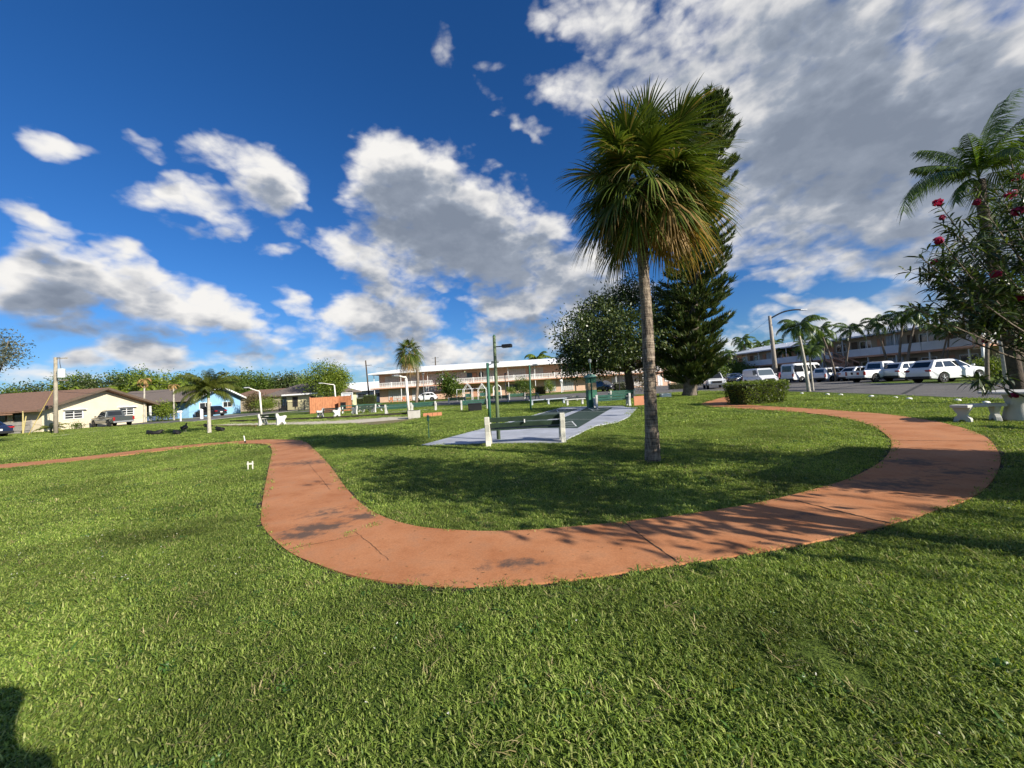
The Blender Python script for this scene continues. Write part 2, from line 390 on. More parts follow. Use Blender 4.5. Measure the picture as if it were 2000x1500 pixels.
def path_mat():
    m, nt, b, o = _nt('red_concrete'); L = nt.links.new
    g = nd(nt, 'ShaderNodeNewGeometry')
    def noise(sc, det, rough=.6, vec=None):
        n = nd(nt, 'ShaderNodeTexNoise'); n.inputs['Scale'].default_value = sc; n.inputs['Detail'].default_value = det
        n.inputs['Roughness'].default_value = rough; L(vec or g.outputs['Position'], n.inputs['Vector']); return n.outputs['Fac']
    def M(op, a, b_=None, c=None):
        n = nd(nt, 'ShaderNodeMath', operation=op)
        for i, x in enumerate((a, b_, c)):
            if x is None: continue
            if isinstance(x, bpy.types.NodeSocket): L(x, n.inputs[i])
            else: n.inputs[i].default_value = x
        return n.outputs[0]
    cr = nd(nt, 'ShaderNodeValToRGB'); L(noise(1.6, 6, .7), cr.inputs[0]); e = cr.color_ramp.elements
    e[0].position = .3; e[0].color = (.37, .138, .052, 1); e[1].position = .72; e[1].color = (.58, .268, .125, 1)
    # mould stains: each has its own place on the slab
    acc = None
    for px, py, rx, ry, s in ((620, 1033, .42, .2, 1.), (585, 1050, .3, .16, 1.), (705, 1012, .30, .17, .9), (600, 905, 1.0, .45, .7), (640, 1005, .4, .3, .6), (1010, 1106, .32, .12, .8), (960, 1112, .2, .07, .6), (1780, 905, .5, .4, .9), (1740, 950, .8, .35, .8), (1880, 925, .8, .3, .6), (1650, 848, .9, .5, .6), (1560, 1010, .4, .12, .5), (830, 1128, .15, .05, .5)):
        p = G(px, py)
        a = nd(nt, 'ShaderNodeVectorMath', operation='MULTIPLY_ADD'); L(g.outputs['Position'], a.inputs[0]); a.inputs[1].default_value = (1 / rx, 1 / ry, 0); a.inputs[2].default_value = (-p.x / rx, -p.y / ry, 0)
        ln = nd(nt, 'ShaderNodeVectorMath', operation='LENGTH'); L(a.outputs[0], ln.inputs[0])
        v = M('MULTIPLY_ADD', ln.outputs['Value'], -s * .8, s)
        acc = v if acc is None else M('MAXIMUM', acc, v)
    st = M('ADD', acc, M('MULTIPLY', M('SUBTRACT', noise(7, 9, .72), .5), 2.4))
    mr = nd(nt, 'ShaderNodeMapRange', interpolation_type='SMOOTHSTEP'); L(st, mr.inputs[0])
    for i, x in ((1, .12), (2, .8), (3, 0), (4, .85)): mr.inputs[i].default_value = x
    mx = nd(nt, 'ShaderNodeMix', data_type='RGBA'); L(mr.outputs[0], mx.inputs['Factor']); L(cr.outputs[0], mx.inputs[6]); mx.inputs[7].default_value = (.075, .062, .052, 1)
    # faint scattered dirt
    d = nd(nt, 'ShaderNodeMapRange'); L(noise(3.2, 10, .75), d.inputs[0])
    for i, x in ((1, .50), (2, .80), (3, 0), (4, .5)): d.inputs[i].default_value = x
    m2 = nd(nt, 'ShaderNodeMix', data_type='RGBA'); L(d.outputs[0], m2.inputs['Factor']); L(mx.outputs[2], m2.inputs[6]); m2.inputs[7].default_value = (.12, .08, .06, 1)
    m3 = nd(nt, 'ShaderNodeMapRange'); L(noise(60, 3, .6), m3.inputs[0])
    for i, x in ((1, .2), (2, .8), (3, .80), (4, 1.17)): m3.inputs[i].default_value = x
    vs = nd(nt, 'ShaderNodeVectorMath', operation='SCALE'); L(m2.outputs[2], vs.inputs[0]); L(m3.outputs[0], vs.inputs['Scale'])
    L(vs.outputs[0], b.inputs['Base Color']); b.inputs['Roughness'].default_value = .8; b.inputs['Specular IOR Level'].default_value = .25
    bp = nd(nt, 'ShaderNodeBump'); bp.inputs['Strength'].default_value = .25; bp.inputs['Distance'].default_value = .006
    L(noise(120, 4, .6), bp.inputs['Height']); L(bp.outputs[0], b.inputs['Normal']); return m
RED = path_mat()
DARKSOIL = mat('edge_soil', (.03, .024, .014), .95, .4, 12, .6)
PZ = .022
path_o = tag(MB().prism(path_poly, 'z', -.06, PZ).build('footpath', RED), kind='structure')
br_o = tag(MB().prism(branch_poly, 'z', -.06, PZ - .004).build('side_footpath', RED), kind='structure')
sm = MB()                                        # bare trimmed edge between slab and turf
for line, sgn in ((po, 1), (pi_, 1)):
    ln = [V((p[0], p[1], 0)) for p in line]; rows = []
    for i, p in enumerate(ln):
        t = (ln[min(i + 1, len(ln) - 1)] - ln[max(i - 1, 0)]).normalized(); nrm = V((t.y, -t.x, 0)); wd = .045 + .02 * math.sin(i * 1.7) + .015 * math.sin(i * 4.1)
        rows.append((p + V((0, 0, .006)), p - nrm * wd + V((0, 0, .006)), p + nrm * wd + V((0, 0, .006))))
    for i in range(len(rows) - 1):
        a, b = rows[i], rows[i + 1]; sm.add([a[1], a[2], b[2], b[1]], [(0, 1, 2, 3)])
tag(sm.build('path_edge_soil', DARKSOIL), kind='structure')
jm = MB()                                        # joints and cracks in the slab
def crack(a, b, w, jit):
    a, b = G(*a), G(*b); n_ = 26; d = (b - a); s_ = V((-d.y, d.x, 0)).normalized(); off = 0; L_ = []; Rr = []
    for i in range(n_ + 1):
        off = off * .8 + rng.uniform(-jit, jit); p = a + d * (i / n_) + s_ * off; ww = w * rng.uniform(.5, 1.3)
        L_.append((p.x + s_.x * ww, p.y + s_.y * ww, PZ + .004)); Rr.append((p.x - s_.x * ww, p.y - s_.y * ww, PZ + .004))
    for i in range(n_): jm.add([L_[i], L_[i + 1], Rr[i + 1], Rr[i]], [(3, 2, 1, 0)])
crack((1215, 1021), (1326, 1106), .006, .006); crack((1552, 981), (1742, 1027), .011, .012); crack((1734, 862), (1928, 864), .009, .004)
crack((1690, 830), (1835, 826), .008, .004); crack((560, 1078), (700, 1050), .0025, .009); crack((690, 1040), (760, 1100), .0018, .008); crack((600, 905), (645, 960), .002, .008)
crack((530, 885), (605, 872), .007, .004); crack((1600, 812), (1690, 806), .008, .004)
jm.build('joint_line', mat('joint_dark', (.035, .028, .02), .95, .4, 20), path_o)

# asphalt, parking and driveways
ASPH = mat('asphalt', (.085, .082, .080), .88, .22, 1.3, .5, bscale=160)
ASPH2 = mat('worn_asphalt', (.13, .122, .115), .88, .22, .9, .5, bscale=160)
CONC = mat('concrete', (.42, .40, .36), .8, .18, 2.2, .3, bscale=90)
CONCD = mat('old_concrete', (.26, .25, .22), .85, .3, 1.4, .3, bscale=60)
def sheet(name, poly, z, m, kind='structure'):
    return tag(MB().prism(poly, 'z', z - .12, z).build(name, m), kind=kind)
LR = [(-40.5, 12), (-34, 12), (-33.6, 40), (-33.2, 130), (-40, 130)]
sheet('street', [(-42, 8), (-35, 14), (-34.2, 30), (-33.4, 60), (-33, 130), (-41, 130), (-41.5, 50)], .008, ASPH2)
sheet('gutter', [(-35, 14), (-34.6, 13.8), (-33.9, 30), (-33.0, 60), (-32.6, 130), (-33, 130), (-33.4, 60), (-34.2, 30)], .020, CONC)
sheet('driveway', [(-46, 39.5), (-41.6, 38.6), (-41.4, 47.5), (-46, 47.5)], .012, ASPH)
sheet('driveway', [(-46, 51.6), (-41.4, 51.2), (-41.1, 59.5), (-46, 59.5)], .012, CONCD)
RRp = [(18.6, 8), (18.9, 15), (20.3, 24), (21.6, 32), (17, 42), (16, 47), (40, 47), (31.5, 33), (29.6, 27), (28.6, 21), (28, 8)]
sheet('parking_road', [(18.2, -30), (18.5, 15), (20.0, 22), (21.0, 29), (21.0, 36), (14, 41), (-2, 43.5), (-16, 47), (-30, 51), (-30, 58), (-14, 63), (14, 62), (22, 70), (24, 130), (46.4, 130), (46.4, 37), (31.5, 36), (30.6, 31), (28.8, 22), (28, 10), (28, -30)], .008, ASPH2)
sheet('grass_verge_kerb', [(31.6, 36), (30.6, 31), (28.8, 22), (28, 10), (27.85, 10), (28.65, 22), (30.45, 31), (31.4, 36.1)], .06, CONC)
sheet('pavement', [(-15, 33.5), (-2, 35.5), (-2, 37), (-15, 35.2)], .016, CONC)
# painted line and wheel stops are too small to see; long tar streaks on the road
tm = MB()
for (a, b) in (((19.6, 13), (28.2, 19.5)), ((20, 20), (29.5, 28)), ((20.5, 27), (30, 33))):
    tm.add([(a[0], a[1], .0125), (b[0], b[1], .0125), (b[0] + .05, b[1] - .2, .0125), (a[0] + .05, a[1] - .2, .0125)], [(3, 2, 1, 0)])
tag(tm.build('road_seam', mat('tar', (.03, .03, .03), .8)), kind='structure')

# shuffleboard court: grey slab with two dark green lanes and white scoring marks
ct = [G(1245, 797), G(1228, 815), G(1205, 826), G(1165, 832), G(1110, 858), G(1098, 866), G(960, 866.5), G(822, 871)]
ctb = [G(822, 871), G(1095, 797), G(1098, 796), G(1215, 793), G(1225, 796.5)]
court_poly = [(p.x, p.y) for p in ctb[::1]] + [(p.x, p.y) for p in ct]
SLATE = mat('painted_grey', (.38, .40, .45), .75, .24, .9, .2, bscale=50)
GREEN_LANE = mat('court_green', (.035, .06, .045), .6, .2, 1.5, .2)
WHITE_LINE = mat('line_white', (.62, .64, .62), .7, .1)
cz = .03
court = tag(MB().prism(court_poly, 'z', -.06, cz).build('shuffleboard_court', SLATE), kind='structure')
l0, l1 = G(1085, 858), G(1195, 796); l2, l3 = G(965, 858), G(1120, 797)
ax = (l1 - l0).normalized(); pr = V((ax.y, -ax.x, 0))
LA, LB, MA, MC = G(1128, 838), G(1197, 797), G(1052, 838), G(1147, 797)
MA2, MC2, NA, NB = G(1021, 838.5), G(1132, 799), G(955, 839), G(1087, 800.5)
lanes = MB(); lines = MB()
def lerp(a, b, t): return a + (b - a) * t
def lane(a0, b0, a1, b1):        # a: right edge near/far, b: left edge
    for t in (a0, b0, a1, b1): pass
    lanes.add([(p.x, p.y, cz + .004) for p in (b0, a0, a1, b1)], [(0, 1, 2, 3)])
    def P(u, v): return lerp(lerp(b0, a0, u), lerp(b1, a1, u), v)
    def ln(p, q, w=.05):
        p, q = P(*p), P(*q); d = (q - p).normalized(); s = V((-d.y, d.x, 0)) * w / 2
        lines.add([(x.x, x.y, cz + .008) for x in (p - s, q - s, q + s, p + s)], [(0, 1, 2, 3)])
    for v0, sg in ((.03, 1), (.97, -1)):
        bs, md, tp = v0 + sg * .02, v0 + sg * .1, v0 + sg * .2
        ln((.1, bs), (.9, bs)); ln((.1, bs), (.5, tp)); ln((.9, bs), (.5, tp)); ln((.23, md - sg * .02), (.77, md - sg * .02)); ln((.32, md + sg * .03), (.68, md + sg * .03)); ln((.5, bs), (.5, md - sg * .02))
    for v in (.3, .7): ln((0, v), (1, v), .04)
lane(LA, MA, LB, MC); lane(MA2, NA, MC2, NB)
lanes.build('green_lane', GREEN_LANE, court); lines.build('scoring_lines', WHITE_LINE, court)
# bocce court: sunken pale strip behind a low dark board
bA, bB = G(385, 829), G(850, 806)
BOC = [(p.x, p.y) for p in (G(392, 832), G(500, 831), G(600, 829.5), G(690, 827), G(800, 818), G(800, 814.5), G(640, 823.5), G(440, 829))]
SOILP = [(p.x, p.y) for p in (G(690, 823), G(735, 817), G(800, 815), G(812, 819), G(780, 825), G(735, 830), G(700, 829))]
boc = tag(MB().prism([(p.x, p.y) for p in (G(392, 832), G(500, 831), G(600, 829.5), G(690, 827), G(800, 818), G(800, 812.5), G(640, 820), G(440, 826))], 'z', -.05, .012).build('bocce_court', mat('court_sand', (.52, .46, .36), .9, .15, 2, .3)), kind='structure')
SOIL = mat('bare_soil', (.17, .115, .06), .95, .35, 3, .5, col2=(.10, .12, .035))
sheet('bare_soil', [(p.x, p.y) for p in (G(690, 823), G(735, 817), G(800, 815), G(812, 819), G(780, 825), G(735, 830), G(700, 829))], .009, SOIL)
def plank(name, pts, h, th, m, label, cat):
    mb = MB()
    for a, b in zip(pts, pts[1:]): mb.beam((a[0], a[1], h / 2), (b[0], b[1], h / 2), th, h)
    return tag(mb.build(name, m), label, cat)
BLACKW = mat('dark_board', (.045, .035, .028), .85, .4, 3)
plank('court_edging', [tuple(G(*p))[:2] for p in ((450, 824.5), (520, 822.5), (640, 818), (700, 815), (800, 809.5))], .16, .08, BLACKW, 'long low dark timber edging along the far side of the bocce strip', 'edging')
plank('court_edging', [tuple(G(*p))[:2] for p in ((376, 831.5), (420, 832.5), (500, 833.5))], .08, .06, mat('rust_board', (.30, .14, .06), .85, .3, 3), 'short reddish edging board beside the left end of the bocce strip', 'edging')

# ---------------------------------------------------------------- grass
def blade_mesh(name, nb, rad, hmin, hmax, wd, mt, seed, flop=.7):
    r = random.Random(seed); lv = Leaves()
    for i in range(nb):
        a = r.uniform(0, 2 * PI); q = rad * math.sqrt(r.random()); b = V((q * math.cos(a), q * math.sin(a), -.005))
        h = r.uniform(hmin, hmax); t = r.uniform(0, 2 * PI); out = V((math.cos(t), math.sin(t), 0)); sd = V((-out.y, out.x, 0)); f = r.uniform(.15, flop) * h; ww = wd * r.uniform(.7, 1.2)
        pts = [b, b + out * f * .25 + V((0, 0, h * .5)), b + out * f * .95 + V((0, 0, h * .85)), b + out * f * 1.7 + V((0, 0, h * (.95 - .3 * r.random())))]
        lv.ribbon(pts, [ww * .7, ww, ww * .75, ww * .08], sd)
    o = lv.build(name, mt); COL.objects.unlink(o); return o
GRASS = leafmat('grass_blade', (.082, .145, .019), (.32, .405, .082), .34, .5, .25, c3=(.34, .36, .12), patch=.7)
_nt2 = GRASS.node_tree; _L = _nt2.links.new; _g = [n for n in _nt2.nodes if n.type == 'NEW_GEOMETRY'][0]; _sc = [n for n in _nt2.nodes if n.type == 'VECT_MATH' and n.operation == 'SCALE'][0]; _acc = None
for px, py, rx, ry, s in ((300, 1050, 1.0, .36, .9), (60, 1080, .6, .2, .35), (420, 1020, .6, .2, .6), (700, 1180, .5, .2, .4), (1500, 1250, .5, .3, .5)):      # damp dark patches in the turf
    p = G(px, py); a = nd(_nt2, 'ShaderNodeVectorMath', operation='MULTIPLY_ADD'); _L(_g.outputs['Position'], a.inputs[0]); a.inputs[1].default_value = (1 / rx, 1 / ry, 0); a.inputs[2].default_value = (-p.x / rx, -p.y / ry, 0)
    l_ = nd(_nt2, 'ShaderNodeVectorMath', operation='LENGTH'); _L(a.outputs[0], l_.inputs[0]); m_ = nd(_nt2, 'ShaderNodeMapRange', interpolation_type='SMOOTHSTEP'); _L(l_.outputs['Value'], m_.inputs[0])
    for i, v in ((1, .35), (2, 1.25), (3, .5 * s), (4, 0)): m_.inputs[i].default_value = v
    if _acc is None: _acc = m_.outputs[0]
    else: x = nd(_nt2, 'ShaderNodeMath', operation='MAXIMUM'); _L(_acc, x.inputs[0]); _L(m_.outputs[0], x.inputs[1]); _acc = x.outputs[0]
_i = nd(_nt2, 'ShaderNodeMath', operation='SUBTRACT'); _i.inputs[0].default_value = 1; _L(_acc, _i.inputs[1]); _m = nd(_nt2, 'ShaderNodeMath', operation='MULTIPLY'); _L(_i.outputs[0], _m.inputs[0]); _L(_sc.inputs['Scale'].links[0].from_socket, _m.inputs[1]); _L(_m.outputs[0], _sc.inputs['Scale'])
gcols = []
for tier, (nv, nb, rad, h0, h1, wd, fl) in enumerate(((6, 40, .08, .012, .034, .0030, .95), (5, 48, .14, .014, .036, .004, .9), (4, 64, .32, .022, .045, .008, .8))):
    c = bpy.data.collections.new('grass_clumps'); gcols.append(c)
    for i in range(nv): c.objects.link(blade_mesh('grass_clump', nb, rad, h0, h1, wd, GRASS, tier * 50 + i, fl))
nvar = [6, 5, 4]; STRAW = leafmat('dry_grass', (.24, .19, .08), (.44, .37, .19), .2, .6, .2); WEED = leafmat('weed_leaf', (.045, .11, .022), (.10, .20, .04), .3, .4, .35)
for tier, sc_ in enumerate((1, 1.7, 3.4)):
    gcols[tier].objects.link(blade_mesh('grass_clump', 12, .07 * sc_, .012, .04, .0026 * sc_, STRAW, 900 + tier, 1.9)); gcols[tier].objects.link(blade_mesh('grass_clump', 16, .05 * sc_, .014, .035, .008 * sc_, WEED, 950 + tier, 1.4))
def scatter(tier, y0, y1, dens, ymin=-1.5):
    half = lambda y: 1.42 * y + 2.2
    A = 2 * half(y1) * (y1 - y0); n_ = int(A * dens)
    P = np.stack([NR.uniform(-half(y1), half(y1), n_), NR.uniform(y0, y1, n_)], 1)
    P = P[np.abs(P[:, 0]) < 1.42 * np.abs(P[:, 1]) + 2.2]
    bad = inpoly(P, path_poly) | inpoly(P, branch_poly) | inpoly(P, court_poly)
    bad |= inpoly(P, BOC) | inpoly(P, SOILP)
    bad |= (P[:, 0] > 18.4) & (P[:, 0] < 28.5) & (P[:, 1] < 24)
    bad |= (P[:, 0] > 19.9) & (P[:, 1] >= 22)
    P = P[~bad]; P = P[np.array([mnoise.noise(V((p[0] * 1.7, p[1] * 1.7, 8.))) + .5 * mnoise.noise(V((p[0] * 6, p[1] * 6, 8.))) for p in P]) > -.85 + .3 * NR.random(len(P))]; n_ = len(P)
    if tier == 0:                                # tufts growing in the cracks of the slab, and along its edge
        ex = [lerp(G(*a), G(*b), i / 7) for a, b in (((662, 1052), (692, 1043)), ((572, 1080), (612, 1067)), ((1200, 1024), (1216, 1030)), ((728, 1030), (742, 1026))) for i in range(8)]
        P = np.concatenate([P, [(p.x, p.y) for p in ex]]); n_ = len(P)
    rot = np.stack([NR.normal(0, .12, n_), NR.normal(0, .12, n_), NR.uniform(0, 2 * PI, n_)], 1)
    dn = np.array([mnoise.noise(V((p[0] * .5, p[1] * .5, 3.))) for p in P]) if n_ < 90000 else np.zeros(n_)
    sc = NR.uniform(.75, 1.25, n_) * (1 + .28 * dn)
    me = bpy.data.meshes.new('grass'); me.from_pydata([(x, y, 0) for x, y in P], [], [])
    a = me.attributes.new('rot', 'FLOAT_VECTOR', 'POINT'); a.data.foreach_set('vector', rot.astype(np.float32).ravel())
    a = me.attributes.new('scl', 'FLOAT', 'POINT'); a.data.foreach_set('value', sc.astype(np.float32))
    a = me.attributes.new('pick', 'INT', 'POINT'); a.data.foreach_set('value', np.where(NR.random(n_) < .05, nvar[tier] + NR.integers(0, 2, n_), NR.integers(0, nvar[tier], n_)).astype(np.int32))
    o = bpy.data.objects.new('grass', me); COL.objects.link(o); o['kind'] = 'stuff'
    ng = bpy.data.node_groups.new('grass', 'GeometryNodeTree'); ng.interface.new_socket('Geometry', in_out='INPUT', socket_type='NodeSocketGeometry'); ng.interface.new_socket('Geometry', in_out='OUTPUT', socket_type='NodeSocketGeometry')
    gi, go = ng.nodes.new('NodeGroupInput'), ng.nodes.new('NodeGroupOutput'); ip = ng.nodes.new('GeometryNodeInstanceOnPoints')
    ci = ng.nodes.new('GeometryNodeCollectionInfo'); ci.inputs['Collection'].default_value = gcols[tier]; ci.inputs['Separate Children'].default_value = True; ci.inputs['Reset Children'].default_value = True
    ip.inputs['Pick Instance'].default_value = True
    def at(nm, ty):
        q = ng.nodes.new('GeometryNodeInputNamedAttribute'); q.data_type = ty; q.inputs['Name'].default_value = nm; return q.outputs['Attribute']
    l = ng.links.new; l(gi.outputs[0], ip.inputs['Points']); l(ci.outputs[0], ip.inputs['Instance']); l(at('rot', 'FLOAT_VECTOR'), ip.inputs['Rotation']); l(at('scl', 'FLOAT'), ip.inputs['Scale']); l(at('pick', 'INT'), ip.inputs['Instance Index']); l(ip.outputs[0], go.inputs[0])
    md = o.modifiers.new('grass', 'NODES'); md.node_group = ng; return o
scatter(0, .9, 5.4, 400); scatter(1, 5.2, 13, 110); scatter(2, 13, 40, 16)

fl_ = Leaves(); q = []
for i in range(70):
    px, py = (rng.uniform(0, 470), rng.uniform(1015, 1130)) if i < 60 else (rng.uniform(0, 2000), rng.uniform(1160, 1450))
    q.append(G(px, py, .032 + .01 * rng.random()))
P = np.repeat(np.array([tuple(p) for p in q]), 4, 0); fl_.blades(P, NR.normal(size=P.shape) * [1, 1, .25], NR.normal(size=P.shape) * .3 + [0, 0, 1], .009, .007)
tag(fl_.build('fallen_petals', mat('white_petal', (.62, .60, .52), .7, .1)), kind='stuff')

q = []
while len(q) < 150:                              # dry leaf bits lying on the slab
    p = G(rng.uniform(520, 1940), rng.uniform(860, 1140), PZ + .006)
    if inpoly(np.array([[p.x, p.y]]), path_poly)[0]: q.append(tuple(p))
P = np.array(q); ll = Leaves(); ll.blades(P, NR.normal(size=P.shape) * [1, 1, .08], NR.normal(size=P.shape) * .15 + [0, 0, 1], NR.uniform(.012, .045, len(P)), NR.uniform(.005, .012, len(P)))
tag(ll.build('leaf_litter', leafmat('dry_litter', (.06, .04, .02), (.22, .15, .06), .1, .7, .2)), kind='stuff')
# ---------------------------------------------------------------- vegetation
PALM = leafmat('fan_palm_leaf', (.040, .075, .012), (.125, .16, .026), .2, .36, .45, c3=(.30, .22, .09))
PALMD = leafmat('fan_palm_dry', (.26, .16, .06), (.42, .29, .12), .25, .6, .2)
FEATH = leafmat('feather_palm_leaf', (.03, .07, .010), (.11, .16, .025), .28, .35, .5)
FEATHY = leafmat('yellow_palm_leaf', (.07, .10, .012), (.22, .22, .04), .3, .4, .45)
LEAFD = leafmat('dark_leaf', (.022, .042, .011), (.085, .115, .028), .18, .38, .5, c3=(.14, .16, .05))
LEAFM = leafmat('mid_leaf', (.035, .075, .010), (.13, .18, .025), .25, .45, .4)
LEAFL = leafmat('light_leaf', (.07, .12, .012), (.22, .27, .035), .3, .45, .4)
LEAFB = leafmat('bronze_leaf', (.06, .045, .02), (.15, .12, .04), .2, .5, .4)
NEED = leafmat('pine_needles', (.026, .050, .014), (.09, .125, .030), .15, .45, .4, c3=(.13, .12, .04))
OLE = leafmat('oleander_leaf', (.022, .045, .013), (.06, .095, .024), .2, .35, .55, c3=(.12, .16, .03))
PINK = leafmat('pink_petal', (.30, .012, .055), (.42, .03, .10), .3, .5, .3, tcol=(1.4, .7, .9))
BARK = mat('grey_bark', (.16, .13, .10), .9, .45, 6, .8, bscale=25)
BARKD = mat('dark_bark', (.075, .055, .04), .9, .45, 6, .8, bscale=25)
BARKP = mat('pale_bark', (.40, .37, .31), .8, .3, 5, .5, bscale=30)
STEMG = mat('crownshaft_green', (.14, .22, .05), .5, .25, 3)
def palm_bark():
    m, nt, b, o = _nt('palm_bark'); L = nt.links.new; tc = nd(nt, 'ShaderNodeTexCoord')
    mp = nd(nt, 'ShaderNodeMapping'); mp.inputs['Scale'].default_value = (9, 9, 2.6); L(tc.outputs['Object'], mp.inputs[0])
    n = nd(nt, 'ShaderNodeTexNoise'); n.inputs['Scale'].default_value = 2.4; n.inputs['Detail'].default_value = 8; n.inputs['Roughness'].default_value = .7; L(mp.outputs[0], n.inputs['Vector'])
    mp2 = nd(nt, 'ShaderNodeMapping'); mp2.inputs['Scale'].default_value = (1.2, 1.2, 26); L(tc.outputs['Object'], mp2.inputs[0])
    n2 = nd(nt, 'ShaderNodeTexNoise'); n2.inputs['Scale'].default_value = 1.5; n2.inputs['Detail'].default_value = 4; L(mp2.outputs[0], n2.inputs['Vector'])
    ad = nd(nt, 'ShaderNodeMath', operation='MULTIPLY_ADD'); L(n2.outputs['Fac'], ad.inputs[0]); ad.inputs[1].default_value = .55; L(n.outputs['Fac'], ad.inputs[2])
    cr = nd(nt, 'ShaderNodeValToRGB'); L(ad.outputs[0], cr.inputs[0]); e = cr.color_ramp.elements
    e[0].position = .58; e[0].color = (.035, .027, .02, 1); e[1].position = .95; e[1].color = (.38, .31, .23, 1); x = e.new(.74); x.color = (.17, .13, .095, 1)
    L(cr.outputs[0], b.inputs['Base Color']); b.inputs['Roughness'].default_value = .9
    bp = nd(nt, 'ShaderNodeBump'); bp.inputs['Strength'].default_value = 1; bp.inputs['Distance'].default_value = .03; L(ad.outputs[0], bp.inputs['Height']); L(bp.outputs[0], b.inputs['Normal']); return m
PBARK = palm_bark()
def knobby(path, rad, n, seg, amp, name, m, parent, seed=0):
    c = crom(path, seg); k = len(c); rr = [np.interp(i / (k - 1), np.linspace(0, 1, len(rad)), rad) for i in range(k)]
    mb = MB().tube(c, rr, n); s = seed * 17.3
    for i in range(len(mb.v)):
        ring = min(i // n, k - 1); p = V(mb.v[i]); d = p - c[ring]
        q = mnoise.noise(p * 14 + V((s, 0, 0))) * .6 + mnoise.noise(V((p.x * 5, p.y * 5, p.z * 40 + s))) * .6
        mb.v[i] = tuple(c[ring] + d * (1 + amp * q))
    return mb.build(name, m, parent, smooth=True)
def fan_leaf(lv, base, az, el, pet, Rr, nseg, r, dry=0, droop=.3, w=.017, span=108):
    a = V((math.cos(el) * math.cos(az), math.cos(el) * math.sin(az), math.sin(el))); s = V((-math.sin(az), math.cos(az), 0)); Z = V((0, 0, 1))
    pts = [base + a * pet * t - Z * (.16 * pet * t * t * max(0, math.cos(el))) for t in (0, .33, .66, 1)]
    lv.ribbon(pts, [.022, .016, .013, .011], s, int(dry > .9))
    E = pts[-1]; d = (pts[-1] - pts[-2]).normalized(); n = s.cross(d).normalized()
    tw = r.uniform(-.5, .5); s2 = (s * math.cos(tw) + n * math.sin(tw)).normalized(); n = s2.cross(d).normalized()
    for i in range(nseg):
        u = (i + .5) / nseg * 2 - 1; th = R(span) * u; q = abs(u)
        cl = .38 * Rr * (1 - q) ** .8; dc = (d - Z * .5 * (1 - q) * droop * 1.6).normalized()
        o = E + dc * cl; dr = (dc * math.cos(th) + s2 * math.sin(th) + n * (.22 * q + r.uniform(-.07, .07))).normalized()
        ln = Rr * (.72 + .2 * math.cos(th)) * r.uniform(.88, 1.08); g = droop * r.uniform(.6, 1.7)
        sd = n.cross(dr).normalized()
        P = [o + dr * ln * t - Z * (g * ln * t * t * (1 + .6 * t)) for t in (0, .3, .58, .82, 1)]
        lv.ribbon(P, [w * .55, w, w * .8, w * .42, w * .04], sd, int(dry > .9 or r.random() < dry))
def feather(lv, base, az, el, Ln, bend, nl, lw, ll, r, mi=0, hang=.6, ns=10, twist=0.):
    s = V((-math.sin(az), math.cos(az), 0)); P = [base]; Ds = []; Z = V((0, 0, 1))
    for i in range(ns):
        t = i / (ns - 1); e = el - bend * t ** 1.25; d = V((math.cos(e) * math.cos(az), math.cos(e) * math.sin(az), math.sin(e))) + s * twist * t; d.normalize(); Ds.append(d); P.append(P[-1] + d * Ln / ns)
    Ds.append(Ds[-1]); lv.ribbon(P, [lw * 1.1 * (1 - .85 * i / ns) for i in range(ns + 1)], s, mi)
    for i in range(nl):
        t = .14 + .86 * (i + r.random() * .6) / nl; x = min(t * ns, ns - .01); k = int(x); p = P[k].lerp(P[k + 1], x - k); d = Ds[k]; n = s.cross(d)
        L_ = ll * (.35 + .65 * math.sin(PI * min(1, .12 + t * .86)) ** .7) * r.uniform(.85, 1.1)
        for sg in (-1, 1):
            v = (s * sg * .8 + d * (.55 + .5 * t) + n * (-.25) * (1 if n.z > 0 else -1) + V((0, 0, r.uniform(-.12, .12)))).normalized()
            h = hang * r.uniform(.7, 1.3); Q = [p, p + v * L_ * .5 - Z * h * L_ * .16, p + v * L_ * .92 - Z * h * L_ * .62]
            sd = (d * .9 + n * .2).normalized(); lv.ribbon(Q, [lw * .7, lw, lw * .1], sd, mi)
# the big cabbage palm in the middle of the lawn
YP = G(1275, 900).y
r = random.Random(5)
PB = G(1275, 900)
palm = thing('cabbage_palm', 'tall fan palm with rough grey trunk and shaggy round crown inside the path loop', 'palm tree', PB)
tp = [W(*p, YP) - PB for p in ((1275, 900), (1271, 800), (1267, 700), (1262, 600), (1256, 520), (1255, 460), (1259, 370))]
tp[0] = V((0, 0, -.05)); knobby(tp, [.155, .119, .111, .110, .104, .100, .11, .125, .12], 22, 22, .10, 'trunk', PBARK, palm, 1)
cc = W(1257, 358, YP) - PB
lv = Leaves(); N_ = 64
for i in range(N_):
    f = (i + .5) / N_; el = math.asin(.99 - f * 1.66); az = i * 2.39996 + r.uniform(-.25, .25)
    b = cc + V((0, 0, .05 - .32 * f)) + V((math.cos(az), math.sin(az), 0)) * .10
    sunny = math.cos(az) * .8 - math.sin(az) * .5
    dry = (.75 if sunny > .2 else .25) * max(0, (f - .62) / .38)
    fan_leaf(lv, b, az, el + r.uniform(-.12, .12), r.uniform(.55, .82) * (1 - .22 * f), r.uniform(.80, .96) * (1 - .08 * f), 46, r, dry, droop=.14 + .15 * f, w=.0165)
for i in range(26):                             # younger fans filling the heart of the crown
    az = r.uniform(0, 2 * PI); el = r.uniform(-.35, 1.0); fan_leaf(lv, cc + V((0, 0, .05)), az, el, r.uniform(.28, .5), r.uniform(.62, .85), 40, r, 0, droop=.22, w=.0165)
lv.build('crown', [PALM, PALMD], palm)
lv = Leaves()
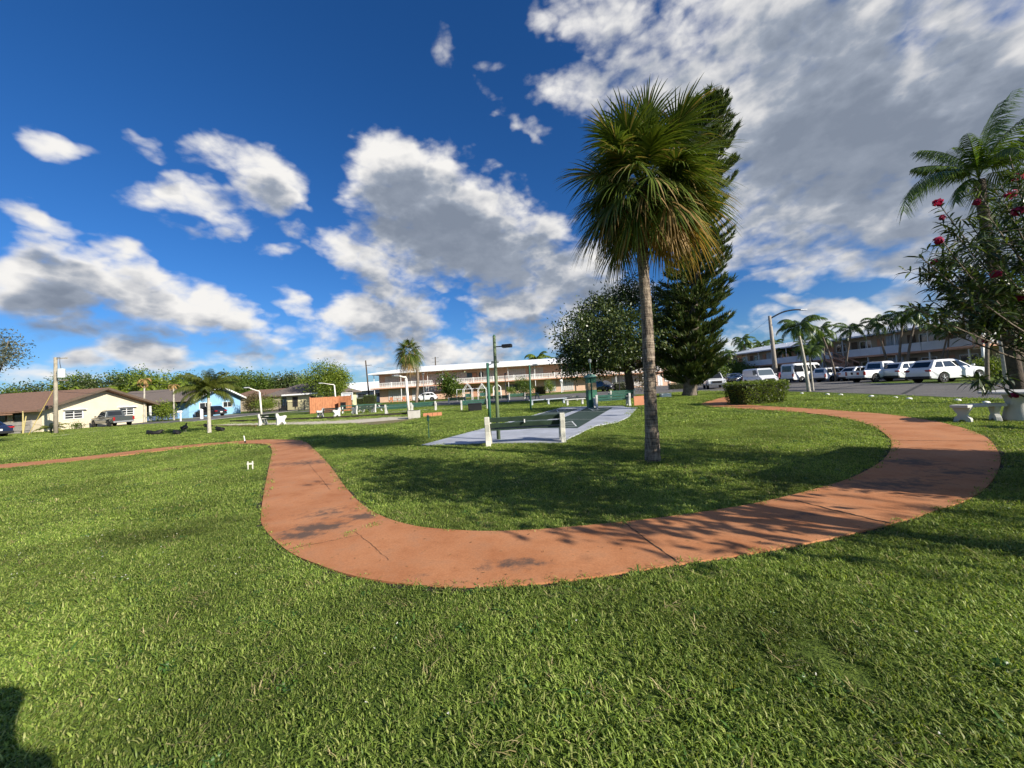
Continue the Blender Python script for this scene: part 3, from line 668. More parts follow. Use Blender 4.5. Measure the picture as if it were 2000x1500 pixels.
for i in range(5):
    az = -.1 + r.gauss(0, .6); fan_leaf(lv, cc + V((0, 0, -.3)) + V((math.cos(az), math.sin(az), 0)) * .1, az, R(-45) + r.uniform(-.2, .2), r.uniform(.35, .5), r.uniform(.5, .65), 36, r, 1, droop=.3, w=.015, span=60)
lv.build('dead_fronds', PALMD, palm)
bt = Leaves()
for i in range(40):                             # old leaf bases and fibre under the crown
    az = r.uniform(0, 2 * PI); z = r.uniform(-1.0, -.25); d = V((math.cos(az), math.sin(az), 0)); p = cc + V((0, 0, z)) + d * .1
    bt.ribbon([p, p + d * .12 + V((0, 0, .16)), p + d * .26 + V((0, 0, .26))], [.035, .026, .012], V((-d.y, d.x, 0)))
bt.build('leaf_bases', BARKD, palm)

def feather_palm(name, label, h, fr, Ln, lean=(0, 0), rt_=.11, shaft=True, seed=1, mt=None, nl=26, lw=.022, ll=.5, bark=None, bend=(1.2, 2.2), els=(80, -15), group=None, hang=.7, cat='palm tree', loc=(0, 0, 0)):
    r = random.Random(seed); t = thing(name, label, cat, loc, 0, group)
    path = [V((0, 0, -.05)), V((lean[0] * .25, lean[1] * .25, h * .4)), V((lean[0] * .65, lean[1] * .65, h * .75)), V((lean[0], lean[1], h))]
    c = crom(path, 7); k = len(c); MB().tube(c, [rt_ * (1.35 - .6 * (i / k) ** .5) for i in range(k)], 10).build('trunk', bark or BARK, t, True)
    top = c[-1]; sh = 0
    if shaft:
        sh = .09 * h + .25; MB().tube([top, top + V((0, 0, sh * .5)), top + V((0, 0, sh))], [rt_ * .85, rt_ * .8, rt_ * .35], 10).build('crownshaft', STEMG, t, True)
    lv = Leaves()
    for i in range(fr):
        f = (i + .5) / fr; el = R(els[0] + (els[1] - els[0]) * f) + r.uniform(-.12, .12)
        feather(lv, top + V((0, 0, sh * .9)), i * 2.39996 + r.uniform(-.2, .2), el, Ln * r.uniform(.85, 1.1), r.uniform(*bend), nl, lw, ll * r.uniform(.85, 1.1), r, 0, hang, twist=r.uniform(-.3, .3))
    lv.build('crown', mt or FEATH, t); return t
def broadleaf(name, label, clumps, base_h, nleaf, ls, mt, bark, seed=1, cat='tree', loc=(0, 0, 0), rt_=.25, group=None, gap=.0, trunks=1, lw=.5):
    r = random.Random(seed); n = np.random.default_rng(seed); t = thing(name, label, cat, loc, 0, group); mb = MB()
    for k in range(trunks):
        b = V((r.uniform(-.2, .2) * (trunks - 1), r.uniform(-.2, .2) * (trunks - 1), -.05)); fk = V((r.uniform(-.3, .3), r.uniform(-.3, .3), base_h))
        mb.tube(crom([b, b.lerp(fk, .5) + V((r.uniform(-.1, .1), 0, 0)), fk], 4), [rt_ * (1.25 - .045 * i) for i in range(9)], 9)
        for c, q in clumps:
            c = V(c)
            if trunks > 1 and r.random() < .5: continue
            m = fk.lerp(c, .5) + V((r.uniform(-.3, .3), r.uniform(-.3, .3), -.25 * q[2])); mb.tube(crom([fk - V((0, 0, .15)), m, c + V((0, 0, q[2] * .3))], 4), [rt_ * .55 * (1 - .1 * i) for i in range(9)], 6)
    mb.build('trunk', bark, t, True)
    lv = Leaves(); tot = sum(q[0] * q[1] + q[1] * q[2] + q[0] * q[2] for _, q in clumps)
    for c, q in clumps:
        k = int(nleaf * (q[0] * q[1] + q[1] * q[2] + q[0] * q[2]) / tot); ns = max(5, k // 26)
        # twigs: little sprays of leaves, spread through the outer part of the clump
        d = n.normal(size=(ns, 3)); d /= np.linalg.norm(d, axis=1, keepdims=True); rad = n.uniform(.35, 1.08, ns)[:, None] ** .55
        sp = np.array(c) + d * rad * np.array(q) * (1 + .18 * n.normal(size=(ns, 1)))
        idx = n.integers(0, ns, k); P = sp[idx] + n.normal(size=(k, 3)) * ls * 1.5
        Dd = d[idx] * .7 + n.normal(size=(k, 3)) * .75 + np.array([0, 0, -.1]); Nn = n.normal(size=(k, 3)) + np.array([0, 0, .9])
        lv.blades(P, Dd, Nn, ls * n.uniform(.7, 1.3, k), ls * lw * n.uniform(.8, 1.2, k))
    lv.build('crown', mt, t); return t
# big oak behind the court
OB = G(1232, 777); Y = OB.y
def clump(px, py, rx, ry, dy=0, rz=None): p = W(px, py, Y + dy) - OB; k = Y / F; return (tuple(p), (rx * k, (rz or rx) * k, ry * k))
broadleaf('oak_tree', 'broad dark oak with spreading crown behind the shuffleboard court', [clump(1135, 660, 44, 40, -1), clump(1120, 700, 30, 26), clump(1165, 620, 45, 38, 1), clump(1205, 600, 45, 42, 2), clump(1225, 650, 60, 45, -2.2), clump(1180, 680, 58, 34, -2), clump(1160, 712, 34, 22, 1), clump(1240, 694, 48, 28, 2.5), clump(1290, 600, 40, 40, 1), clump(1300, 660, 45, 50, 0), clump(1300, 692, 40, 26, 0), clump(1235, 570, 28, 26, 1), clump(1122, 712, 25, 16, -1)], 2.6, 42000, .25, LEAFD, BARKD, 3, loc=OB, rt_=.34)
# tall Norfolk-like pine
NB_ = G(1347, 773); YN = NB_.y; kN = YN / F
pine = thing('pine_tree', 'very tall dark conifer with upswept bristly branches behind the fan palm', 'pine tree', NB_)
axp = [W(*p, YN) - NB_ for p in ((1347, 773), (1352, 700), (1358, 560), (1366, 400), (1372, 260), (1376, 205))]; axp[0].z = -.05
axc = crom(axp, 8); MB().tube(axc, [.66, .58] + [.54 * (1 - (i / len(axc)) ** 1.1) + .02 for i in range(2, len(axc))], 12).build('trunk', BARK, pine, True)
r = random.Random(9); lv = Leaves(); br = MB(); zt = axc[-1].z
prof = [(.0, 0), (.10, 2.0), (.14, 2.8), (.25, 2.95), (.42, 2.75), (.52, 2.4), (.58, 2.1), (.64, 2.6), (.75, 2.9), (.88, 2.3), (.96, 1.2), (1, .25)]
pts_, dirs_, lens_ = [], [], []
for i in range(330):
    f = .105 + .89 * (i + r.random()) / 330; z = f * zt; k = min(int(f * (len(axc) - 1)), len(axc) - 2); o = axc[k].lerp(axc[k + 1], f * (len(axc) - 1) - k)
    L_ = np.interp(f, [p[0] for p in prof], [p[1] for p in prof]) * r.uniform(.5, 1.15); a = i * 2.39996 + r.uniform(-.5, .5)
    d = V((math.cos(a), math.sin(a), 0)); sag = (-.10 if f < .4 else .05) + r.uniform(-.10, .10)
    P = [o, o + d * L_ * .4 + V((0, 0, L_ * sag)), o + d * L_ * .75 + V((0, 0, L_ * (sag * .6 + .05))), o + d * L_ + V((0, 0, L_ * (sag + .26)))]
    br.tube(P, [.05, .035, .02, .01], 4)
    nt_ = max(5, int(L_ * 9))
    for j in range(nt_):
        t = .12 + .88 * (j + r.random()) / nt_; x = t * 3; q = min(int(x), 2); p = P[q].lerp(P[q + 1], x - q); sd = V((-d.y, d.x, 0)) * r.uniform(-.42, .42) * (1.1 - .5 * t) * L_ * .55
        p = p + sd + V((0, 0, abs(sd.length) * .12)); dd = (d * .55 + sd * .5 + V((r.uniform(-.2, .2), r.uniform(-.2, .2), .62))).normalized()
        for b in range(13):
            pts_.append(p - dd * .28 * r.random()); dirs_.append(dd + V((r.gauss(0, .26), r.gauss(0, .26), r.gauss(0, .2)))); lens_.append(r.uniform(.36, .68))
P = np.array([tuple(p) for p in pts_]); Dd = np.array([tuple(p) for p in dirs_]); lv.blades(P, Dd, NR.normal(size=P.shape), np.array(lens_), .075)
lv.build('crown', NEED, pine); br.build('branches', BARKD, pine)

# pink oleander at the right edge
OLB = V((7.7, 5.0, 0))
ole = thing('oleander_bush', 'tall open oleander with long dark leaves and pink flowers right of the path', 'bush', OLB)
r = random.Random(21); lv = Leaves(); st = MB()
tg = [(1775, 597, 4.6), (1795, 500, 4.7), (1800, 520, 5.1), (1805, 628, 4.9), (1835, 400, 5.0), (1840, 470, 4.6), (1850, 540, 5.2), (1880, 560, 4.4), (1860, 600, 5.3), (1900, 480, 5.2), (1930, 420, 4.6), (1960, 390, 5.2), (1990, 350, 5.0), (1950, 520, 4.5), (1930, 600, 5.3), (1990, 450, 4.4), (1990, 560, 5.2), (1985, 660, 4.6), (1895, 610, 4.9), (1830, 560, 4.9), (1815, 585, 5.2), (1870, 500, 4.9), (1910, 540, 5.0), (1890, 430, 5.3), (1940, 470, 5.2), (1970, 600, 4.8), (1880, 520, 4.7), (1920, 640, 4.7), (1990, 620, 5.1), (1960, 440, 4.9), (1830, 505, 5.0), (1856, 575, 4.8), (1893, 742, 4.6), (1985, 500, 5.0), (1955, 560, 5.3), (1985, 400, 4.8), (1915, 585, 4.7), (1905, 560, 5.2), (1860, 450, 5.0)]
tgt = [W(px, py, y_) - OLB for px, py, y_ in tg]
for i in range(34):
    q = V((r.uniform(-.3, 2.0), r.uniform(-1.6, 1.5), r.uniform(2.1, 4.7))); 
    if abs(q.y) < 1.7: tgt.append(q)
for i in range(16): tgt.append(V((r.uniform(-1.3, -.3), r.uniform(-.8, .9), r.uniform(2.3, 4.3))))
def sprig(p0, p1, n_, r, lv, ln=.15):
    d = (p1 - p0).normalized(); a0 = r.random() * 6
    for k in range(n_):
        t = (k // 3 + .4) / (n_ / 3); a = a0 + k * 2 * PI / 3 + (k // 3) * 1.0; q = V((0, 0, 1)) if abs(d.z) < .9 else V((1, 0, 0)); x = d.cross(q).normalized(); y = d.cross(x)
        o = p0.lerp(p1, min(1, t)); v = (d * r.uniform(.35, 1.1) + (x * math.cos(a) + y * math.sin(a)) * .9 + V((0, 0, -.12))).normalized(); L_ = ln * r.uniform(.7, 1.25); s = v.cross(V((r.gauss(0, .5), r.gauss(0, .5), 1))).normalized()
        lv.ribbon([o, o + v * L_ * .35, o + v * L_ * .72 - V((0, 0, .012)), o + v * L_ - V((0, 0, .035))], [.003, .0125, .010, .001], s)
for i, p in enumerate(tgt):
    b = V((r.uniform(-.25, .25), r.uniform(-.25, .25), 0)); far = (p - b).length
    m1 = b + V((p.x * .12, p.y * .12, p.z * .45)); m2 = b.lerp(p, .72) + V((0, 0, .22)); c = crom([b, m1, m2, p], 5)
    st.tube(c, [.016 * (1 - k / 18) + .002 for k in range(len(c))], 5)
    sprig(c[-4], p, 24, r, lv); sprig(c[-6], c[-3], 9, r, lv)
    for k in range(3):
        q = c[-3 - k]; e = q + V((r.gauss(0, .22), r.gauss(0, .22), r.uniform(-.05, .32))); st.tube([q, e], [.004, .002], 4); sprig(q.lerp(e, .3), e, 18, r, lv)
def blossom(p, rad, r):
    fl = Leaves()
    for k in range(26):
        d = V((r.gauss(0, 1), r.gauss(0, 1), r.gauss(0, 1))).normalized(); o = p + d * rad * r.uniform(.3, .8); n_ = V((r.gauss(0, 1), r.gauss(0, 1), r.gauss(0, 1))).normalized(); x = n_.cross(d).normalized() * .02; y = d.cross(x).normalized() * .02
        fl.raw([o - x - y + d * .01, o + x - y, o + x + y + d * .012, o - x + y], [(0, 1, 2, 3)])
    fl.build('flower', PINK, ole)
for px, py, y_, q in ((1833, 395, 5.0, .075), (1832, 470, 4.6, .06), (1825, 512, 5.1, .05), (1840, 425, 5.0, .03), (1945, 535, 4.5, .06), (1962, 538, 5.3, .07), (1975, 380, 5.2, .09), (1988, 345, 5.0, .08), (1988, 412, 4.8, .08), (1908, 395, 5, .05), (1980, 772, 5.2, .05), (1925, 665, 5.2, .04), (1993, 580, 5.0, .07)): blossom(W(px, py, y_) - OLB, q * .85, r)
lv.build('foliage', OLE, ole); st.build('stems', BARK, ole)
for i, (x, y, rz, sc, lb) in enumerate(((9.6, -.9, 2.1, .8, 'second oleander beside the lawn just outside the right of the view'), (4.6, -1.2, 4.0, .85, 'third oleander behind the viewer on the right side of the lawn'), (10.9, 7.0, 1.1, .8, 'oleander behind the round white concrete table'))):
    if i < 1: dup(ole, (x, y, 0), rz, lb, sc)
broadleaf('shadow_tree', 'dense round leaved shrub tree added just outside the view to shade the inner lawn', [((-.5, .2, 2.5), (.8, .7, .8)), ((.5, .6, 2.9), (.9, .8, .9)), ((.2, -.6, 3.3), (1.0, .9, .9)), ((-.3, .1, 4.1), (.9, .9, .8)), ((.8, -.2, 4.4), (.9, .9, .9)), ((.3, .4, 5.0), (.8, .7, .6)), ((1.3, .4, 3.6), (.8, .8, .9))], 1.5, 4300, .18, LEAFM, BARK, 33, loc=(5.9, 1.75, 0), rt_=.12)  # unseen tree, added to throw solid shade over the inner lawn
HEDL = leafmat('hedge_leaf', (.045, .085, .012), (.20, .25, .035), .3, .4, .4)
# clipped hedges
def hedge(name, label, sx, sy, h, nleaf, ls, mt, loc, rz=0., seed=1, flare=0., cat='hedge'):
    n = np.random.default_rng(seed); t = thing(name, label, cat, loc, rz); A = [sx * sy, sx * h, sx * h, sy * h, sy * h]; A = np.array(A) / sum(A); lv = Leaves()
    for f in range(5):
        k = int(nleaf * A[f]); u, v = n.uniform(-.5, .5, k), n.uniform(0, 1, k); o = np.ones(k)
        if f == 0: P = np.stack([u * sx, (v - .5) * sy, o * h], 1); Nn = (0, 0, 1)
        elif f < 3: sg = 1 if f == 1 else -1; P = np.stack([u * sx, o * sg * sy / 2, v * h], 1); Nn = (0, sg, 0)
        else: sg = 1 if f == 3 else -1; P = np.stack([o * sg * sx / 2, u * sy, v * h], 1); Nn = (sg, 0, 0)
        q = 1 - flare * (1 - P[:, 2] / h); P[:, 0] *= q; P[:, 1] *= q
        bump = np.array([mnoise.noise(V(p) * 3.3 + V((seed, 0, 0))) for p in P]); Nn = np.array(Nn, float); P += Nn * (bump[:, None] * .07 + n.normal(size=(k, 1)) * .028)
        lv.blades(P, Nn * .8 + n.normal(size=(k, 3)) * .6 + np.array([0, 0, .25]), n.normal(size=(k, 3)) + Nn, ls * n.uniform(.6, 1.3, k), ls * .55)
    lv.build('foliage', mt, t)
    z0 = h * .04; MB().add([(a * (sx / 2 - .1) * q, b * (sy / 2 - .1) * q, z) for z, q in ((z0, 1 - flare * .95), (h - .09, 1)) for a, b in ((-1, -1), (1, -1), (1, 1), (-1, 1))], [(3, 2, 1, 0), (4, 5, 6, 7), (0, 1, 5, 4), (1, 2, 6, 5), (2, 3, 7, 6), (3, 0, 4, 7)]).build('branches', mat('hedge_dark_core', (.018, .02, .008), .95, .3, 8), t); return t  # solid dark box as core, the hedge's inner shade put into its colour
hp = G(1490, 790); hedge('hedge', 'dense block hedge with sunlit right end at the far bend of the path', 2.3, 1.7, 1.06, 9500, .075, HEDL, hp + V((.22, .85, 0)), .1, 2, .12)
hedge('hedge', 'unseen tall clipped hedge added right of the path to cast its straight shadow', 3.6, .8, 2.0, 6000, .07, LEAFM, (8.3, 4.05, 0), math.atan2(1.7, 3.1), 3)  # unseen hedge, added for the straight edged shadow across the path
hedge('hedge', 'low dark hedge behind the conifer trunk beside the road', 2.9, .9, .75, 3500, .08, LEAFD, GX(1318, 52) + V((.8, 0, 0)), 0, 4)
hedge('hedge', 'small square hedge beside the trunk of the oak', 1.6, 1.2, 1.3, 2500, .09, LEAFD, GX(1211, 62), 0, 5, .1)
hedge('hedge', 'low hedge left of the peach building corner', 3.2, 1.2, 1.3, 2500, .1, LEAFM, GX(707, 82), 0, 6)
hedge('hedge', 'small trimmed cube hedge at the left corner of the peach building', 2.2, 1.2, 1.7, 2500, .1, LEAFM, GX(723, 78), 0, 7)
hedge('hedge', 'dark red clipped shrub in front of the peach building', 2.0, 1.4, 1.5, 2500, .1, LEAFB, GX(1056, 70), 0, 8, .15)
hedge('hedge', 'low dark hedge along the wall of the shaded motel', 3.0, 1.2, 1.1, 2500, .09, LEAFD, (42.5, 36.4, 0), .1, 9)
# ---------------------------------------------------------------- benches, lamps, tables
WCON = mat('white_concrete', (.52, .51, .47), .75, .12, 3, .25, bscale=40)
WCON2 = mat('weathered_white', (.58, .56, .48), .8, .22, 4, .35, bscale=40)
SLAT = mat('green_slat', (.030, .052, .034), .55, .35, 3, .2)
SLAT2 = mat('green_slat_light', (.045, .13, .095), .55, .25, 3, .2)
GPOLE = mat('green_pole', (.035, .12, .075), .5, .3, 3)
GPOLEW = mat('weathered_green_pole', (.12, .16, .085), .6, .35, 3)
WPOLE = mat('white_pole', (.70, .66, .60), .5, .1, 3)
BLACK = mat('black_metal', (.015, .015, .017), .4, .2, 3)
GREY = mat('grey_metal', (.32, .33, .34), .4, .15, 3, metal=.6)
WHITE = mat('white_paint', (.78, .78, .76), .5, .06, 3)
WOODP = mat('utility_wood', (.30, .265, .20), .85, .3, 3, .5, bscale=20)
ORANGE = mat('orange_paint', (.50, .20, .10), .65, .15, 3)
END = [(-.30, 0), (-.14, 0), (-.11, .10), (-.02, .20), (.06, .20), (.15, .10), (.17, 0), (.32, 0), (.30, .14), (.22, .28), (.26, .40), (.36, .50), (.35, .60), (.24, .635), (.10, .60), (.0, .60), (-.10, .60), (-.19, .77), (-.23, .80), (-.33, .79), (-.33, .60), (-.27, .40), (-.27, .16)]
def bench(label, loc, rz, ln=2.05, slat=None, wh=None, legs=False, group='park benches with white concrete ends'):
    t = thing('park_bench', label, 'bench', loc, rz, group)
    for s in (-1, 1): MB().prism([(y, z) for y, z in END], 'x', s * ln / 2 - .065, s * ln / 2 + .065).build('end_support', wh or WCON, t, bevel=.012)
    m = slat or SLAT
    for i, y in enumerate((.24, .10, -.04)): MB().box((0, y, .44 - i * .008), (ln - .13, .115, .04)).build('seat_slat', m, t, bevel=.006)
    for y, z in ((-.16, .55), (-.20, .705)):
        a = .28; mb = MB().box((0, 0, 0), (ln - .13, .035, .125)); mb.v = [(x, y + Y * math.cos(a) - Z * math.sin(a), z + Y * math.sin(a) + Z * math.cos(a)) for x, Y, Z in mb.v]; mb.build('back_slat', m, t, bevel=.006)
    if legs: MB().box((0, .06, .2), (.07, .22, .40)).build('centre_leg', m, t)
    return t
nb = G(1027, 866)
near = bench('nearest park bench, seen from behind at the corner of the shuffleboard court', nb, R(-1), 2.02, None, WCON2)
mb = MB().box((0, -.235, .64), (.03, .05, .09)); mb.build('bracket', WHITE, near)
BN = [near]
for (px, py, rz, lb, sl, wh) in (
    (531, 831, R(-28), 'white ended bench with dark slats left of the bocce strip', 0, 0),
    (642, 816, R(152), 'bench facing the viewer in front of the orange fence', 0, 0),
    (712, 808, R(60), 'bench seen end on beside the stacked picnic tables', 0, 0),
    (780, 808, R(4), 'bench just left of the bent white lamp post base', 1, 0),
    (828, 803, R(5), 'bench behind the concrete planter block', 1, 0),
    (927, 800, R(8), 'bench with the black storage box behind it', 1, 0),
    (893, 788, R(8), 'bench farther back behind the black box bench', 1, 0),
    (975, 786, R(6), 'distant bench between the two tall green poles', 1, 0),
    (1010, 780, R(6), 'distant bench left of the round bush', 1, 0),
    (1196, 795, R(3), 'long bench right of the green scoreboard cabinet', 1, 1),
    (1215, 780, R(3), 'distant green bench by the oak trunk', 1, 0)):
    p = G(px, py); q = copy_tree(near); q.location = p; q.rotation_euler = (0, 0, rz); q['label'] = lb
    for c in list(q.children):
        if c.name.startswith('bracket'): bpy.data.objects.remove(c)
        elif sl and 'slat' in c.name: c.data = c.data.copy(); c.data.materials[0] = SLAT2
        elif 'end' in c.name: c.data = c.data.copy(); c.data.materials[0] = WCON
# backless concrete benches and picnic tables
def slab_bench(label, loc, rz, ln=1.5, m=None, group='backless concrete benches'):
    t = thing('concrete_bench', label, 'bench', loc, rz, group)
    MB().box((0, 0, .43), (ln, .38, .07)).build('seat', m or WCON, t, bevel=.01)
    for s in (-1, 1): MB().prism([(-.15, 0), (.15, 0), (.10, .2), (.15, .395), (-.15, .395), (-.10, .2)], 'x', s * ln * .36 - .07, s * ln * .36 + .07).build('leg', m or WCON, t, bevel=.01)
    return t
s0 = slab_bench('white concrete slab bench in front of the others left of the green cabinet', G(1123, 791), R(4), 1.55)
WSH = mat('shaded_white_concrete', (.36, .40, .46), .8, .12, 3, .2)  # white concrete with the tree's shade put into a blue grey colour
s1 = slab_bench('white concrete bench with tree shade put into its colour by the thin green pole', G(1055, 791), R(12), 1.9, WSH)
dup(s1, G(1086, 789), R(18), 'white concrete bench with shade put into its colour right of the thin green pole'); dup(s0, G(1116, 783), R(4), 'farther white slab bench behind the front one', .95)
def picnic(label, loc, rz):
    t = thing('picnic_table', label, 'table', loc, rz, 'picnic tables near the orange fence')
    MB().box((0, 0, .74), (1.7, .75, .06)).build('table_top', SLAT2, t, bevel=.01)
    for s in (-1, 1):
        MB().box((0, s * .68, .44), (1.7, .28, .05)).build('seat', SLAT2, t)
        MB().beam((s * .6, -.72, .42), (s * .6, .72, .42), .06, .10).beam((s * .6, -.62, .02), (s * .6, -.18, .7), .09).beam((s * .6, .62, .02), (s * .6, .18, .7), .09).build('leg_frame', WCON, t)
    return t
pt = picnic('green topped picnic table with white legs right of the fence-front bench', G(683, 807), R(20))
dup(pt, G(705, 806), R(80), 'white legged picnic table turned end on'); dup(pt, G(728, 805), R(70), 'picnic table nearest the bent white lamp post'); dup(pt, G(1040, 781), R(20), 'picnic table in shade left of the slab benches')
# round white table and stool at the right edge
tb = thing('concrete_table', 'round white concrete table at the right edge of the lawn', 'table', G(1990, 821))
MB().lathe([(.26, -.03), (.27, .05), (.22, .25), (.18, .45), (.22, .62), (.24, .66)], 20).build('pedestal', WCON, tb, True)
MB().lathe([(.52, .66), (.60, .67), (.605, .715), (.59, .73)], 36).build('table_top', WCON, tb, bevel=.006)
stl = thing('curved_stool', 'curved white concrete stool beside the round table', 'stool', G(1909, 823), R(-6))
arc = [(math.cos(a) * q - 1.05 * 0, math.sin(a) * q) for q, rg in ((1.25, range(9)), (.93, range(8, -1, -1))) for a in [R(62 + 56 * k / 8) for k in rg]]
MB().prism([(x, y - 1.09) for x, y in arc], 'z', .37, .44).build('seat', WCON, stl, bevel=.012)
for s in (-1, 1):
    mb = MB()
    pr_ = [(-.17, -.02), (-.08, .0), (-.04, .06), (.04, .06), (.08, .0), (.17, -.02), (.15, .10), (.075, .19), (.15, .32), (.17, .37), (-.17, .37), (-.15, .32), (-.075, .19), (-.15, .10)]
    mb.prism(pr_, 'x', -.055, .055); a = -s * .42; mb.v = [(s * .36 + x * math.cos(a) - y * math.sin(a), -.05 + x * math.sin(a) + y * math.cos(a), z) for x, y, z in mb.v]; mb.build('leg', WCON, stl, bevel=.012)
dup(stl, (G(2085, 838)), R(95), 'second curved stool on the far side of the round table')
# tall green lamp poles
def pole(name, label, cat, base, top, r0_, r1, m, parts=None, rz=0, Yd=None):
    b = G(*base) if Yd is None else GX(base[0], Yd); tpp = W(top[0], top[1], b.y) - b; t = thing(name, label, cat, b)
    MB().tube([(0, 0, -.05), tuple(tpp * .5), tuple(tpp)], [r0_, (r0_ + r1) / 2, r1], 12).build('pole', m, t, True); return t, tpp
def flood(t, p, d, m=BLACK):
    MB().beam(p, p + d * .25, .03).build('arm', m, t); q = p + d * .38; MB().box(q, (.30, .2, .10), math.atan2(d.y, d.x)).build('lamp_head', m, t, bevel=.02)
t, tp_ = pole('lamp_pole', 'tallest green lamp pole with floodlight behind the near bench', 'lamp post', (974, 860), (965, 657), .058, .045, GPOLEW)
for ch in t.children: ch.data.materials[0] = GPOLEW
flood(t, tp_ - V((0, 0, .32)), V((1, -.2, 0)).normalized()); MB().tube([tp_, tp_ + V((0, 0, .05))], [.05, .02], 10).build('cap', GPOLE, t)
t, tp_ = pole('lamp_pole', 'shorter green lamp pole left of the tallest one', 'lamp post', (957, 829), (952, 709), .07, .06, GPOLE); flood(t, tp_ - V((0, 0, .12)), V((1, -.3, .4)).normalized(), GREY)
t, tp_ = pole('lamp_pole', 'thin green lamp pole right of the court corner', 'lamp post', (1037, 803), (1034, 713), .06, .05, GPOLE); flood(t, tp_ - V((0, 0, .12)), V((1, -.3, .3)).normalized(), GREY)
def bent_lamp(label, base, elbow, tip, mat_):
    b = G(*base); e = W(*elbow, b.y) - b; q = W(*tip, b.y - 1.0) - b; t = thing('bent_lamp_post', label, 'lamp post', b, 0, 'bent white lamp posts')
    MB().tube([(0, 0, -.05), tuple(e * .5), tuple(e - V((0, 0, .05)))], [.11, .10, .095], 12).build('pole', mat_, t, True)
    MB().tube([tuple(e - V((0, 0, .12))), tuple(e + (q - e) * .06 + V((0, 0, .05))), tuple(e.lerp(q, .3)), tuple(q)], [.09, .075, .06, .055], 10).build('arm', mat_, t, True)
    d = (q - e).normalized(); MB().box(q + d * .12 - V((0, 0, .06)), (.62, .26, .14), math.atan2(d.y, d.x)).build('lamp_head', GREY, t, bevel=.04); return t
bent_lamp('bent white lamp post left of the bench by the blue house', (511, 812), (507, 765), (484, 757), WPOLE)
bent_lamp('bent white lamp post in front of the orange fence', (657, 797), (653, 752), (628, 748), WPOLE)
bent_lamp('tallest bent white lamp post beside the concrete planter', (799, 810), (793, 738), (775, 733), WPOLE)
# green score cabinet with its own lamp
cb_ = G(1157, 796); t = thing('score_cabinet', 'green wooden cabinet with tan notice panel and lantern at the far end of the court', 'cabinet', cb_, R(8)); t.scale = (.78, .78, .77)
MB().box((0, 0, .72), (.72, .62, 1.44)).build('lower_cabinet', mat('cabinet_green', (.02, .12, .07), .6, .15, 3), t, bevel=.015)
MB().box((0, -.02, 1.72), (.68, .60, .55)).build('notice_panel', mat('tan_board', (.36, .25, .13), .7, .15, 3), t)
MB().box((0, 0, 2.24), (.70, .62, .46)).build('upper_cabinet', MATS['cabinet_green'], t, bevel=.015)
MB().lathe([(.62, 0), (.50, .12), (.2, .26), (.04, .30)], 8, (0, 0, 2.46)).build('roof', mat('faded_green', (.14, .26, .20), .7, .2, 3), t)
MB().tube([(-.05, -.36, 0), (-.05, -.36, 2.0), (-.08, -.36, 3.6)], [.04, .038, .032], 10).build('lamp_pole', GPOLE, t); MB().lathe([(.05, 0), (.12, .08), (.14, .26), (.05, .34)], 10, (-.08, -.36, 3.6)).build('lantern', GREY, t)
# small things on the lawn
t = thing('storage_box', 'black plastic box standing in front of a green bench', 'box', G(928, 803), R(8)); MB().box((0, 0, .26), (.95, .62, .52), taper=1.04).build('body', BLACK, t, bevel=.03); MB().box((0, 0, .55), (1.04, .70, .07)).build('lid', BLACK, t, bevel=.02)
t = thing('planter', 'square grey concrete planter block beside the bent lamp post', 'planter', G(809, 817), R(15)); MB().box((0, 0, .24), (.72, .72, .5), taper=1.06).build('block', CONC, t, bevel=.015); MB().box((0, 0, .47), (.6, .6, .06)).build('soil', DARKSOIL, t)
t = thing('brick_planter', 'low orange block bed right of the concrete planter', 'planter', G(845, 813), R(10))
for i in range(4): MB().box((-.45 + .3 * i, 0, .1), (.28, .34, .26)).build('block', ORANGE, t, bevel=.01)
t = thing('sprinkler_post', 'thin dark green garden tap post on the lawn left of the court', 'post', G(838, 857)); MB().tube([(0, 0, -.05), (0, 0, .62)], .014, 8).build('stake', GPOLE, t); MB().box((0, 0, .69), (.07, .06, .2)).build('box', GPOLE, t, bevel=.01); MB().beam((0, 0, .72), (.09, -.03, .75), .02).build('tap', GPOLE, t)
t = thing('utility_riser', 'small white twin pipe bracket in the grass left of the path', 'pipe', G(489, 917), R(20)); t.scale = (.85, .85, .9); 
for s in (-1, 1): MB().tube([(s * .055, 0, -.03), (s * .055, 0, .17), (s * .055, 0, .21)], [.016, .016, .02], 8).build('pipe', WCON2, t)
MB().box((0, 0, .15), (.15, .03, .04)).build('crossbar', WCON2, t)
t = thing('marker_stake', 'slim white stake at the edge of the path', 'stake', G(479, 866)); MB().tube([(0, 0, -.05), (-.03, 0, .22), (-.05, 0, .30)], [.02, .018, .016], 8).build('rod', WHITE, t); MB().lathe([(.03, 0), (.035, .08), (.02, .1)], 8).build('collar', DARKSOIL, t)
so_ = G(1254, 812); t = thing('yard_sign', 'small orange sign board on a wire stake left of the fan palm trunk', 'sign', so_, R(4)); MB().box((0, 0, .66), (.62, .02, .40)).build('board', ORANGE, t); MB().tube([(0, .025, -.05), (0, .025, .8)], .008, 6).build('stake', BLACK, t)
t = thing('utility_cover', 'small white box in the grass by the conifer trunk', 'box', G(1300, 776)); MB().box((0, 0, .16), (.8, .5, .34)).build('body', WHITE, t, bevel=.02)
MB().box((0, 0, .03), (.1, .1, .06)) 
